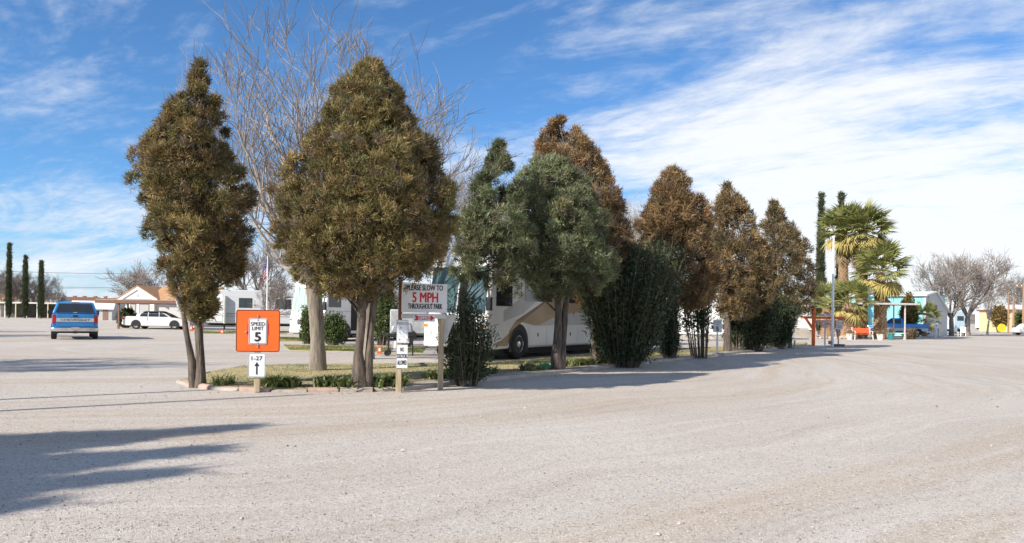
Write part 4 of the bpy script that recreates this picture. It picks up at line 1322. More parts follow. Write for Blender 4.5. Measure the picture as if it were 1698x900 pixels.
# the second pickup stands side-on by the turquoise building, tail to the right
p2 = at(1545, 558, 74)
pickup('blue and silver pickup parked beside the turquoise building', (p2.x - 2.75, 75.3, 0), math.radians(157), False, True)
def sedan(label, loc, rz):
    t = thing('parked_car', label, 'car', loc, rz)
    ring_body([(-2.56, .40, .80, .66, .70), (-2.50, .32, .93, .80, .80), (-2.2, .27, 1.0, .88, .86), (-1.5, .24, 1.0, .92, .88), (-.6, .23, .96, .93, .90), (.9, .23, .94, .93, .90), (1.3, .23, .92, .92, .88), (2.1, .25, .82, .89, .82), (2.42, .30, .72, .80, .74), (2.52, .34, .62, .66, .62)]).build('body', WCAR, t, smooth=True)
    cb = MB().loft([[(-1.62, -.80, .95), (1.25, -.82, .90), (1.25, .82, .90), (-1.62, .80, .95)], [(-1.25, -.74, 1.22), (.75, -.75, 1.2), (.75, .75, 1.2), (-1.25, .74, 1.22)], [(-.85, -.60, 1.42), (.15, -.61, 1.43), (.15, .61, 1.43), (-.85, .60, 1.42)]]).build('roof', WCAR, t, bevel=.06, seg=3)
    for sd in (-1, 1):
        def sw(x, z):
            y = .80 - .06 * (z - .95) / .27 if z < 1.21 else .74 - .14 * (z - 1.21) / .21
            return (x, sd * (y + .012), z)
        for q in ([(-1.22, 1.0), (-.62, .99), (-.62, 1.21), (-1.12, 1.215)], [(-1.12, 1.222), (-.62, 1.222), (-.62, 1.37), (-.85, 1.37)], [(-.56, .99), (.22, .98), (.22, 1.21), (-.56, 1.21)], [(-.56, 1.222), (.22, 1.222), (.12, 1.37), (-.56, 1.37)], [(.27, .98), (.98, .97), (.62, 1.2), (.27, 1.21)], [(.27, 1.222), (.58, 1.222), (.28, 1.36), (.27, 1.36)]):
            MB().add([sw(*p) for p in q], [(0, 1, 2, 3)]).build('side_window', GLASS, cb)
        for x in (-1.45, 1.45):
            arch(t, x, sd * .925, .38, sd)
            wheel(t, x, sd * .83, .325, .21, sd, SILV)
        MB().box((-2.42, sd * .66, .82), (.22, .36, .15)).build('taillight', REDLENS, t, bevel=.03)
        MB().box((2.38, sd * .60, .66), (.2, .34, .13)).build('headlight', pm('clear_lens', (.7, .7, .68), .15), t, bevel=.03)
        side_panel('door_seam', [(-.60, .35), (-.585, .35), (-.585, .97), (-.60, .97)], sd * .93, sd, UNDER, t, .003)
    MB().add([(-1.62, -.66, .99), (-1.62, .66, .99), (-.96, .54, 1.395), (-.96, -.54, 1.395)], [(0, 1, 2, 3)]).build('rear_window', GLASS, cb)
    MB().add([(1.235, -.68, .95), (1.235, .68, .95), (.30, .55, 1.4), (.30, -.55, 1.4)], [(0, 1, 2, 3)]).build('windscreen', GLASS, cb)
    MB().box((-2.54, 0, .45), (.12, 1.5, .22)).build('rear_bumper', WCAR, t, bevel=.05)
    MB().box((0, 0, .3), (4.2, 1.3, .16)).build('underbody', UNDER, t)
    return t
cr_ = at(218, 546, 62.5)
sedan('white sedan parked under the brown carport beside the house', (cr_.x + 2.5, 61.9, 0), math.radians(4))

GRN_GLASS = glass_mat('greenish_windscreen', (.07, .12, .12), .1)
TAN = pm('tan_stripe', (.38, .26, .14), .4, .1, var=.08, scale=2, coat=.3)
LGREY = pm('pale_grey_stripe', (.50, .49, .47), .4, 0, var=.06, coat=.3)
MHW = pm('motorhome_white', (.76, .75, .72), .35, 0, var=.05, scale=1.5, coat=.4)
def coach(label, loc, rz, L, Wd, Ht, wheels, windows, stripes, bays, wmat=GRN_GLASS, door=None, hl=True):
    t = thing('motorhome', label, 'motorhome', loc, rz)
    hw = Wd / 2
    # x forward from the tail at -L to the nose at 0; leaning front
    nose = [(-L, .38), (-.25, .36), (-.02, .48), (0.0, 1.15), (-.10, 1.45), (-.42, Ht - .25), (-.75, Ht), (-L + .15, Ht), (-L, Ht - .2)]
    MB().prism(nose, -hw, hw).build('body', MHW, t, bevel=.09, seg=4)
    MB().box((-L / 2 - .1, 0, .32), (L - .9, Wd - .35, .32)).build('chassis', UNDER, t)
    def fr(y, z):
        x = -.10 - .32 * (z - 1.45) / (Ht - .25 - 1.45)
        return (x + .012, y, z)
    ws = MB()
    for a, b in ((-hw + .14, -.02), (.02, hw - .14)):
        ws.add([fr(a, 1.52), fr(b, 1.52), fr(b, Ht - .55), fr(a, Ht - .55)], [(0, 1, 2, 3)])
    ws.build('windscreen', wmat, t)
    MB().box((.0, 0, .98), (.05, Wd * .5, .22)).build('grille', pm('grille_dark', (.10, .10, .10), .5), t, bevel=.01)
    MB().box((.02, 0, .52), (.12, Wd - .16, .22)).build('front_bumper', MHW, t, bevel=.05)
    MB().box((.09, 0, .56), (.01, .3, .15)).build('licence_plate', pm('blue_white_plate', (.45, .5, .6), .5), t)
    LENS = pm('clear_lens', (.7, .7, .68), .15)
    for sd in (-1, 1):
        for dz_, rr in ((.90, .105), (.66, .085)):
            MB().lathe([(.001, .035), (rr * .7, .03), (rr, .012), (rr * 1.1, -.05)], 16, 'x', (.0, sd * (hw - .26), dz_)).build('headlight', LENS, t, smooth=True)
        MB().box((-.01, sd * (hw - .12), 1.10), (.07, .16, .09)).build('turn_signal', pm('amber_lens', (.75, .22, .02), .3), t, bevel=.01)
        ma = MB().tube([(-.25, sd * (hw - .02), 2.25), (.12, sd * (hw + .16), 2.22), (.14, sd * (hw + .18), 1.95)], .025, 6).build('mirror_arm', BLACK, t)
        MB().box((.13, sd * (hw + .18), 1.80), (.12, .2, .42)).build('mirror', BLACK, ma, bevel=.03)
        for x, r in wheels:
            arch(t, x, sd * hw, r * 1.22, sd)
            wheel(t, x, sd * (hw - .11), r, .28, sd)
        for (x0, x1, z0, z1) in windows:
            wn_ = side_panel('side_window', [(x0, z0), (x1, z0), (x1, z1), (x0, z1)], sd * hw, sd, GLASS, t, .012)
        for poly, m, d in stripes:
            side_panel('paint_sweep', poly, sd * hw, sd, m, t, d)
        for x0, x1 in bays:
            bd_ = side_panel('bay_door', [(x0 + .02, .44), (x1 - .02, .44), (x1 - .02, 1.08), (x0 + .02, 1.08)], sd * hw, sd, MHW, t, .010, .006)
            side_panel('latch', [((x0 + x1) / 2 - .04, .74), ((x0 + x1) / 2 + .04, .74), ((x0 + x1) / 2 + .04, .86), ((x0 + x1) / 2 - .04, .86)], sd * (hw + .012), sd, BLACK, bd_, .004)
    if door:
        x0, x1 = door
        side_panel('entry_door', [(x0, .55), (x1, .55), (x1, 2.35), (x0, 2.35)], hw, 1, UNDER, t, .014)
        MB().box(((x0 + x1) / 2, hw + .35, .28), (x1 - x0, .5, .05)).build('entry_step', STEEL, t)
    for x in (-L * .3, -L * .7):
        MB().loft([[(x - .5, -.4, Ht - .02), (x + .5, -.4, Ht - .02), (x + .5, .4, Ht - .02), (x - .5, .4, Ht - .02)], [(x - .42, -.33, Ht + .28), (x + .3, -.33, Ht + .28), (x + .3, .33, Ht + .28), (x - .42, .33, Ht + .28)]]).build('roof_air_conditioner', WHITE, t, bevel=.05)
    return t
hb = math.atan2(-.85, -.53)
def nose_at(px, Yn, wd, h, side=1):
    """centre of the nose when the driver-side front corner stands at pixel column px and depth Yn"""
    c = at(px, 560, Yn)
    return (c.x - math.cos(h + math.pi / 2) * wd / 2, c.y - math.sin(h + math.pi / 2) * wd / 2, 0)
SW1 = [(-.5, .46), (-1.25, .46), (-1.35, .95), (-1.75, 1.28), (-2.4, 1.2), (-3.0, 1.12), (-6.5, 1.16), (-11.6, 1.3), (-11.6, 2.3), (-8, 2.35), (-4.4, 2.25), (-3.0, 1.72), (-1.6, 1.0)]
SW2 = [(-3.3, 1.14), (-11.6, 1.14), (-11.6, 1.75), (-8.2, 1.72), (-5.8, 1.58), (-4.3, 1.4)]
SW3 = [(-1.0, 1.25), (-2.2, 1.52), (-3.8, 2.32), (-11.6, 2.5), (-11.6, 2.62), (-3.2, 2.5), (-1.0, 1.6)]
coach('big white motorhome with tan and grey sweeping stripes behind the oleander', nose_at(806, 24.4, 2.5, hb), hb, 11.8, 2.5, 3.55,
      ((-1.95, .50), (-8.6, .50)), ((-1.5, -.55, 1.75, 2.75), (-4.2, -2.3, 1.95, 2.75), (-7.2, -5.2, 1.95, 2.75), (-10.6, -9, 1.95, 2.7)),
      ((SW1, TAN, .005), (SW2, LGREY, .008), (SW3, LGREY, .005)), [(-3.8, -2.6), (-5.0, -3.8), (-6.2, -5.0), (-7.6, -6.2), (-11.2, -9.4)])
PALEG = pm('curtained_windscreen', (.40, .50, .44), .25, var=.35, scale=3, stretch=(1, 6, .2))
hb2 = math.atan2(-.85, -.50)
coach('plain white motorhome with green curtained windscreen behind the bare tree trunk', nose_at(536, 39.2, 2.4, hb2), hb2, 9.0, 2.4, 3.3,
      ((-1.5, .42), (-6.2, .42)), ((-1.25, -.35, 1.75, 2.6), (-4.8, -3.4, 1.8, 2.5), (-7.6, -6.0, 1.8, 2.5)),
      (([(-.5, 1.52), (-8.9, 1.52), (-8.9, 1.56), (-.5, 1.56)], LGREY, .005),), [(-4.2, -3.4), (-5.2, -4.2), (-8.4, -7.2)], PALEG, (-2.7, -2.0))
# fifth-wheel trailer seen side-on
tp = at(352, 549, 56)
tt = thing('travel_trailer', 'long white and grey travel trailer parked behind the flag', 'trailer', (tp.x - 2.4, 56, 0), math.radians(3))
TGREY = pm('trailer_grey', (.50, .51, .52), .5, 0, var=.06, scale=1.5, stretch=(.3, 1, 6))
MB().prism([(1.9, .62), (9.2, .62), (9.2, 3.0), (0.0, 3.05), (-.35, 2.6), (-.1, 1.45), (1.9, 1.40)], 0, 2.45).build('body', TGREY, tt, bevel=.06)
side = [('window_frame', (4.2, 5.15, 1.75, 2.45), BLACK), ('side_window', (6.8, 7.9, 1.7, 2.4), GLASS), ('grey_stripe', (2.0, 9.1, 1.28, 1.36), pm('stripe_grey', (.26, .27, .29), .5)), ('grey_stripe', (2.0, 9.1, 1.12, 1.17), pm('stripe_grey', (.26, .27, .29), .5))]
for nm, (x0, x1, z0, z1), m in side:
    o = MB().prism([(x0, z0), (x1, z0), (x1, z1), (x0, z1)], -.012, .01).build(nm, m, tt)
    if nm == 'window_frame':
        for q in (0, 1):
            MB().prism([(x0 + .05 + q * .46, z0 + .05), (x0 + .44 + q * .46, z0 + .05), (x0 + .44 + q * .46, z1 - .05), (x0 + .05 + q * .46, z1 - .05)], -.018, -.011).build('pane', GLASS, o)
MB().box((2.75, -.012, 1.75), (.62, .03, 1.95)).build('entry_door', WHITE, tt, bevel=.02)
MB().box((3.3, -.22, 1.6), (.05, .45, 2.0)).build('slide_out_edge', WHITE, tt)
for x in (5.9, 6.7):
    wheel(tt, x, .22, .36, .22, -1)
for x in (.6, 1.2):
    MB().box((x, .4, .7), (.09, .09, 1.4)).build('landing_leg', STEEL, tt)
MB().box((5.5, 1.2, .55), (7.2, 1.6, .2)).build('chassis', UNDER, tt)
MB().box((6.0, 1.2, 3.15), (.9, .7, .3)).build('roof_air_conditioner', WHITE, tt, bevel=.05)
# tow car behind the big motorhome
tw = at(1088, 572, 41.0)
ts = thing('towed_car', 'dark and white car parked behind the big motorhome, mostly hidden by shrubs', 'car', (tw.x, 41.0 + 1.5, 0), math.radians(-122))
ring_body([(-2.1, .35, .95, .78, .80), (-1.9, .28, 1.0, .86, .86), (0, .25, 1.0, .9, .88), (1.3, .26, .92, .88, .86), (2.1, .35, .78, .8, .75)]).build('body', WCAR, ts, smooth=True)
cb = MB().loft([[(-2.0, -.82, .98), (1.0, -.82, .94), (1.0, .82, .94), (-2.0, .82, .98)], [(-1.7, -.66, 1.6), (.2, -.66, 1.62), (.2, .66, 1.62), (-1.7, .66, 1.6)]]).build('roof', BLACK, ts, bevel=.06)
for sd in (-1, 1):
    for x in (-1.3, 1.3):
        arch(ts, x, sd * .885, .38, sd); wheel(ts, x, sd * .80, .33, .2, sd, SILV)
    MB().add([(-1.8, sd * .81, 1.04), (.75, sd * .81, 1.02), (.1, sd * .69, 1.52), (-1.6, sd * .69, 1.52)], [(0, 1, 2, 3)]).build('side_window', GLASS, cb)
MB().box((2.08, 0, .62), (.1, 1.3, .2)).build('front_bumper', BLACK, ts, bevel=.03)
# grey box trailer behind the grill
gx = at(688, 572, 33.0)
gt = thing('utility_trailer', 'grey box trailer standing behind the black grill', 'trailer', (gx.x, 33.6, 0), .1)
MB().box((0, .8, 1.1), (2.3, 1.5, 1.1)).build('body', pm('faded_grey_box', (.45, .46, .47), .6, var=.12), gt, bevel=.05)
for x in (-.5,):
    wheel(gt, x, -.02, .36, .2, -1)
    MB().prism([(x - .5 * math.cos(a) , .42 + .46 * math.sin(a)) for a in [math.pi * i / 10 for i in range(11)]], -.13, .08).build('fender', BLACK, gt)
MB().box((0, .8, .5), (2.5, 1.3, .12)).build('frame', UNDER, gt)

# ------------------------------------------------------------------ small things on the lots
gb = gp(664, 590)
gr = thing('barbecue_grill', 'grey lidded barbecue grill on black legs with small wheels', 'grill', (gb.x, gb.y, 0), .1)
LID = pm('grill_lid', (.34, .36, .38), .4, .3, var=.1)
sx = gb.y / F
MB().loft([[(-.34, -.25, .80), (.42, -.25, .80), (.42, .25, .80), (-.34, .25, .80)], [(-.30, -.24, 1.0), (.40, -.24, 1.0), (.40, .24, 1.0), (-.30, .24, 1.0)], [(-.18, -.16, 1.14), (.34, -.16, 1.14), (.34, .16, 1.14), (-.18, .16, 1.14)]]).build('lid', LID, gr, bevel=.05, seg=3)
MB().box((0, 0, .73), (1.0, .52, .10)).build('fire_box', BLACK, gr, bevel=.02)
MB().box((-.62, 0, .77), (.34, .42, .03)).build('side_shelf', BLACK, gr)
MB().box((.66, 0, .77), (.34, .42, .03)).build('side_shelf', BLACK, gr)
for x, y in ((-.42, -.2), (-.42, .2), (.42, -.2), (.42, .2)):
    MB().bar((x, y, .02), (x * .95, y, .72), .04).build('leg', BLACK, gr)
for y in (-.24, .24):
    wheel(gr, -.44, y, .11, .06, -1 if y < 0 else 1, BLACK)
MB().box((-.16, 0, .34), (.26, .26, .42)).build('gas_bottle', WHITE, gr, bevel=.08, seg=3)
MB().bar((-.42, -.2, .25), (.42, -.2, .25), .03).build('brace', BLACK, gr)
def lot_marker(label, px, py, w=.17, h=.28):
    p = gp(px, py)
    t = thing('lot_marker', label, 'marker', (p.x, p.y, 0), .1)
    MB().loft([[(-w / 2, -.06, -.02), (w / 2, -.06, -.02), (w / 2, .06, -.02), (-w / 2, .06, -.02)], [(-w * .42, -.05, h), (w * .42, -.05, h), (w * .42, .05, h), (-w * .42, .05, h)]]).build('block', ORANGE_P, t, bevel=.01)
    MB().box((0, -.058, h * .58), (w * .42, .012, h * .42)).build('number_patch', SIGNW, t)
lot_marker('orange lot marker block on gravel by the grill', 629.5, 587)
lot_marker('orange lot marker in front of the travel trailer', 368.5, 553.5, .22, .28)
lot_marker('orange lot marker beside the white sedan nose', 317, 549, .24, .42)
hs = gp(895, 612.5, .06)
ho = thing('garden_hose', 'bright green coiled garden hose at the foot of a juniper', 'hose', (hs.x + .1, hs.y, .06))
pts = [(math.cos(a) * (.38 - .004 * i) * .75, math.sin(a) * (.26 - .003 * i) * .6, .03 + .002 * i) for i, a in enumerate([k * .35 for k in range(60)])]
MB().tube(pts, .022, 6).build('coil', pm('green_hose', (.02, .30, .12), .45), ho, smooth=True)
MB().tube([pts[-1], (.15, -.1, .10), (.3, -.05, .06), (.4, .05, .03)], .022, 6).build('loose_end', pm('green_hose', (.02, .30, .12), .45), ho, smooth=True)
# ------------------------------------------------------------------ buildings
SIDING = pm('grey_siding', (.50, .49, .47), .7, var=.07, scale=1.2, stretch=(.2, .2, 9))
HWHITE = pm('house_white', (.78, .77, .74), .6, var=.05)
TANROOF = pm('tan_shingle', (.50, .28, .14), .9, var=.2, scale=4, bump=.5, bscale=12)
BROWNM = pm('brown_metal', (.20, .10, .06), .6, var=.15)
BLIND = pm('window_blind', (.42, .42, .41), .6, var=.1, stretch=(1, 1, 14))
hp_ = at(206, 541, 73)
ho = thing('house', 'small white house with gable porch and tan shingle roof behind the carport', 'house', (hp_.x, 73, 0), math.radians(-6))
# gable end towards -x side of the front, ridge along x
MB().box((4.6, 3.1, 1.22), (6.0, 5.6, 2.5)).build('side_wall', SIDING, ho)
gw = MB().prism([(0.05, -.02), (2.9, -.02), (2.9, 2.35), (1.5, 3.35), (0.05, 2.35)], 0.0, .25).build('gable_wall', HWHITE, ho)
MB().box((1.55, 2.9, 1.17), (2.7, 5.3, 2.34)).build('porch_wall', HWHITE, ho)
for sgn in (-1, 1):
    a = (1.5, 3.72); b_ = (1.5 + sgn * 1.95, 2.52)
    MB().prism([(a[0], a[1]), (b_[0], b_[1]), (b_[0], b_[1] - .32), (a[0], a[1] - .34)], -.45, -.36).build('barge_board', HWHITE, ho)
    MB().prism([(a[0], a[1] + .06), (b_[0] + sgn * .1, b_[1] + .02), (b_[0] + sgn * .1, b_[1] - .06), (a[0], a[1] - .03)], -.5, 6.0).build('porch_roof', TANROOF, ho)
MB().prism([(1.5, 3.45), (-.2, 2.5), (3.2, 2.5)], -.34, -.28).build('gable_panel', HWHITE, ho)
MB().prism([(1.38, 2.72), (1.62, 2.72), (1.62, 3.02), (1.38, 3.02)], -.37, -.33).build('gable_vent', SIDING, ho)
# main roof, ridge along x, eave to the viewer
MB().add([(2.4, -.35, 2.45), (8.0, -.35, 2.45), (8.0, 3.1, 3.85), (2.0, 3.1, 3.85), (8.0, 6.4, 2.45), (2.4, 6.4, 2.45), (2.4, -.35, 2.36), (8.0, -.35, 2.36), (8.0, 6.4, 2.36), (2.4, 6.4, 2.36)],
         [(0, 1, 2, 3), (3, 2, 4, 5), (6, 9, 8, 7), (0, 6, 7, 1), (1, 7, 8, 4, 2), (0, 3, 5, 9, 6), (4, 8, 9, 5)]).build('main_roof', TANROOF, ho)
for x0, x1 in ((.55, 1.15), (1.45, 2.45)):
    f = MB().prism([(x0, .45), (x1, .45), (x1, 2.05), (x0, 2.05)], -.03, .01).build('window_frame', BROWNM, ho)
    MB().prism([(x0 + .06, .5), (x1 - .06, .5), (x1 - .06, 2.0), (x0 + .06, 2.0)], -.036, -.028).build('pane', BLIND, f)
# brown carport in front of the house
cp_ = at(194, 546, 63.5)
cpt = thing('carport', 'low brown flat roofed carport over the white sedan', 'carport', (cp_.x, 60.6, 0), math.radians(2))
MB().box((4.2, 2.6, 2.12), (8.8, 5.6, .26)).build('roof', BROWNM, cpt, bevel=.02)
MB().box((4.2, 2.6, 2.27), (8.7, 5.5, .03)).build('roof_sheet', pm('pale_roof_sheet', (.5, .47, .43), .6), cpt)
for x, y in ((.1, 4.8), (1.55, 0.0), (8.0, 0.0), (8.0, 5.0), (4.6, 5.0)):
    MB().box((x, y, 1.0), (.11, .11, 2.06)).build('post', BROWNM, cpt)
# white flat building with pale mansard, far left
wb = at(124, 528, 112)
wbt = thing('flat_building', 'low grey building with white slanted metal fascia beyond the pickup', 'building', (wb.x, 112, 0), 0)
MB().box((2.6, 3, 1.2), (5.4, 6, 2.5)).build('wall', pm('grey_wall', (.42, .42, .40), .8, var=.08), wbt)
MB().prism([(-.5, 1.55), (-.25, 2.75), (6.0, 2.75), (6.0, 2.7), (-.1, 2.7)][:3] + [(5.7, 1.55)], -.35, -.2).build('fascia', pm('white_metal_fascia', (.74, .75, .76), .5, var=.05, stretch=(8, 1, 1)), wbt)
for x0, x1 in ((4.0, 4.75),):
    MB().prism([(x0, .0), (x1, .0), (x1, 1.5), (x0, 1.5)], -.04, .02).build('door', pm('brown_door', (.22, .12, .08), .7), wbt)
MB().prism([(2.2, .55), (3.4, .55), (3.4, 1.35), (2.2, 1.35)], -.04, .02).build('window', GLASS, wbt)
# far carport row behind the cypresses
fc = at(-30, 527, 128)
fct = thing('far_carport', 'long low carport with pale roof edge and white posts behind the cypresses', 'carport', (fc.x, 128, 0), 0)
MB().box((7.0, 3, 2.45), (15.5, 6, .24)).build('roof', pm('cream_roof_edge', (.62, .59, .52), .7), fct)
MB().box((7.0, 5.9, 1.2), (15.2, .15, 2.4)).build('back_wall', pm('dark_back_wall', (.10, .095, .09), .9, var=.4, scale=.8), fct)
for i in range(9):
    MB().box((.2 + i * 1.75, .1, 1.18), (.14, .14, 2.4)).build('post', HWHITE if i % 3 else pm('pale_yellow_post', (.55, .52, .30), .7), fct)
RTILE = pm('orange_roof', (.42, .20, .10), .9, var=.2)
def far_house(label, px, Yd, w, h, rh, wall, roof, ridge=True, ground_py=527, z0=0):
    p = at(px, ground_py, Yd)
    t = thing('far_house', label, 'house', (p.x, Yd, z0), 0)
    MB().box((0, 3, h / 2), (w, 6, h)).build('wall', wall, t)
    MB().prism([(-.5, h), (6.5, h), (3, h + rh)], -w / 2 - .4, w / 2 + .4, 'x').build('roof', roof, t)
    for k in range(max(1, int(w / 3))):
        x = -w / 2 + 1.2 + k * 3
        MB().box((x, -.02, h * .55), (1.0, .06, .9)).build('window', GLASS, t)
    return t
CREAM = pm('cream_wall', (.55, .50, .42), .8, var=.08)
far_house('far house with orange tiled roof behind the cypresses', 20, 165, 13, 2.8, 1.9, CREAM, RTILE)
far_house('far white gabled house between two cypresses', 57, 160, 8, 2.6, 1.8, HWHITE, pm('grey_roof', (.45, .43, .40), .8))
far_house('far tan house with brown roof beyond the blue pickup', 96, 190, 16, 3.0, 1.6, pm('tan_wall', (.42, .32, .24), .8), BROWNM)
far_house('far brown roofed house beyond the low grey building', 190, 150, 9, 2.4, 1.4, CREAM, BROWNM)
# hillside buildings with red uprights
for i, px in enumerate((106, 124, 140, 158, 175)):
    p = at(px, 497, 420)
    t = thing('hill_column', 'thin red brick column standing on the far hill', 'column', (p.x, 420, -.5), 0, group='red columns on the far hill')
    MB().box((0, 0, 4.4), (1.2, 1.2, 9.2)).build('shaft', pm('red_brick_far', (.40, .13, .08), .9), t)
    MB().box((0, 0, 9.2), (1.5, 1.5, .5)).build('cap', pm('red_brick_far', (.40, .13, .08), .9), t)
p = at(135, 500, 430)
t = thing('hill_building', 'long low building on the far hill behind the red columns', 'building', (p.x, 430, 0), 0)
MB().box((0, 4, 3.2), (44, 10, 6.4)).build('wall', pm('tan_wall', (.42, .32, .24), .8), t)
MB().box((0, 4, 6.7), (46, 12, .8)).build('roof', BROWNM, t)
for k in range(10):
    MB().box((-19 + k * 4.2, -1.03, 4.6), (2.0, .1, 1.8)).build('window', GLASS, t)
# white trailer home behind the row and its steps
wm = at(1122, 562, 58)
wt = thing('mobile_home', 'white mobile home seen between the shrubs', 'house', (wm.x - 1.2, 58, 0), math.radians(-20))
MB().box((3.6, 1.6, 1.85), (7.4, 3.3, 3.1)).build('body', pm('bright_white_siding', (.80, .80, .78), .5, var=.04, stretch=(6, 6, .3)), wt, bevel=.04)
MB().box((3.6, 1.6, 3.45), (7.6, 3.5, .12)).build('roof', STEEL, wt)
MB().prism([(4.6, 1.4), (5.8, 1.4), (5.8, 2.4), (4.6, 2.4)], -.08, -.03).build('window', GLASS, wt)
MB().box((3.6, 1.6, .2), (7.2, 3.1, .4)).build('skirting', CONC, wt)
wm = at(1296, 556, 66)
wt = thing('mobile_home', 'white mobile home with concrete steps behind the orange signpost', 'house', (wm.x - 2.4, 66, 0), 0)
MB().box((2.6, 2.0, 1.75), (5.2, 3.6, 2.3)).build('body', pm('bright_white_siding', (.80, .80, .78), .5), wt, bevel=.03)
MB().box((2.6, 2.0, 2.98), (5.5, 3.9, .14)).build('roof', STEEL, wt)
MB().prism([(1.0, 1.5), (2.0, 1.5), (2.0, 2.4), (1.0, 2.4)], .14, .22).build('window', GLASS, wt)
for k in range(4):
    MB().box((3.2, -1.15 + k * .32, .11 + k * .18), (2.6, .5 - .001 * k, .22 + k * .003)).build('step', CONC, wt)
MB().box((2.6, 2.0, .3), (5.0, 3.4, .62)).build('skirting', CONC, wt)
# turquoise building
tq_ = at(1535, 556, 79)
TURQ = pm('turquoise_siding', (.25, .62, .65), .6, var=.08, scale=1.0, stretch=(9, 9, .15))
tbt = thing('turquoise_building', 'turquoise metal building with pale roof and grey gable end', 'building', (tq_.x - 8.05 * math.cos(math.radians(-50)), 79 - 8.05 * math.sin(math.radians(-50)), 0), math.radians(-50))
xe = 8.2
tq = MB().box((xe / 2 - .2, 2.6, 2.1), (xe - .4, 5.2, 4.2)).build('front_wall', TURQ, tbt)
for k in range(16):
    MB().box((.25 + k * .5, -.015, 2.1), (.05, .04, 4.15)).build('rib', TURQ, tq)
GGREY = pm('gable_grey', (.46, .49, .52), .6, var=.06, stretch=(9, 9, .2))
MB().prism([(-.05, 0), (5.25, 0), (5.25, 2.6), (2.3, 4.5), (-.05, 4.25)], xe - .4, xe - .15, 'x').build('gable_end', GGREY, tbt)
MB().prism([(-.3, 4.2), (2.2, 4.62), (5.6, 2.55), (5.6, 2.42), (2.2, 4.48), (-.3, 4.06)], -.6, xe + .05, 'x').build('roof', pm('pale_metal_roof', (.70, .70, .68), .5, var=.06), tbt)
MB().prism([(1.6, 2.3), (2.5, 2.3), (2.5, 3.2), (1.6, 3.2)], xe - .16, xe - .1, 'x').build('gable_window', pm('dark_red_window', (.10, .03, .03), .4), tbt)
MB().prism([(3.0, 0), (4.0, 0), (4.0, 2.0), (3.0, 2.0)], xe - .16, xe - .1, 'x').build('gable_door', pm('gable_door_grey', (.52, .50, .50), .6), tbt)
MB().lathe([(.001, .1), (.1, .06), (.12, 0)], 10, 'x', (xe - .1, .6, 3.95)).build('wall_lamp', WHITE, tbt)
# flat-roofed shelter in front of the parked pickup
sh = at(1499, 563.5, 63)
sht = thing('shelter', 'thin flat shelter roof on slim white posts beside the blue and silver pickup', 'shelter', (sh.x, 63, 0), 0)
MB().box((-1.3, 1.8, 2.86), (4.8, 4.2, .14)).build('roof', pm('grey_roof_sheet', (.50, .48, .46), .6), sht)
for x, y in ((.05, 0.0), (.9, 3.6), (-3.4, 3.6)):
    MB().box((x, y, 1.4), (.09, .09, 2.82)).build('post', pm('pink_white_post', (.62, .54, .52), .6), sht)
# yellow building far right
yb = at(1672, 541, 128)
ybt = thing('yellow_building', 'pale yellow building with flat brown edged roof at the far road end', 'building', (yb.x, 128, 0), 0)
MB().box((6, 4, 1.75), (12, 8, 3.5)).build('wall', pm('pale_yellow_wall', (.62, .53, .30), .7, var=.06), ybt)
MB().box((6, 4, 3.6), (12.6, 8.6, .22)).build('roof_edge', BROWNM, ybt)
MB().prism([(-.2, 3.7), (8.4, 3.7), (4, 4.6)], -.2, 12.2, 'x').build('roof', pm('pale_metal_roof', (.7, .7, .68), .5), ybt)
MB().box((3.0, -.03, 1.0), (1.0, .08, 2.0)).build('door', WHITE, ybt)
# far white trailers behind the bare trees on the right
for i, (px, Yd, w, lab) in enumerate(((1562, 100, 3.6, 'white trailer end seen behind the leafless trunks'), (1590, 104, 2.4, 'pale blue trailer behind the leafless trunks'), (1655, 135, 5.0, 'far white trailer behind the round brown tree'))):
    p = at(px, 545, Yd)
    t = thing('far_trailer', lab, 'trailer', (p.x, Yd, 0), .1)
    MB().box((0, 1.2, 1.75), (w, 2.4, 2.4)).build('body', pm('far_trailer_%d' % i, ((.78, .78, .78), (.45, .6, .68), (.75, .75, .74))[i], .5), t, bevel=.08)
    MB().box((0, 1.2, .45), (w - .3, 2.0, .3)).build('chassis', UNDER, t)
    for x in (-.4, .4):
        wheel(t, x, .08, .34, .2, -1)
    MB().box((.2, -.01, 2.0), (.9, .05, .6)).build('window', GLASS, t)

# ------------------------------------------------------------------ yard furniture on the right
def pole(name, label, px, ybase, ytop, Yd, r0, r1, mat, cat='pole', extra=None):
    b = at(px, ybase, Yd); b.z = 0
    Z = at(px, ytop, Yd).z
    t = thing(name, label, cat, b)
    MB().tube([(0, 0, -.1), (0, 0, Z * .5), (0, 0, Z)], [r0, (r0 + r1) / 2, r1], 10).build('shaft', mat, t, smooth=True)
    if extra:
        extra(t, Z)
    return t
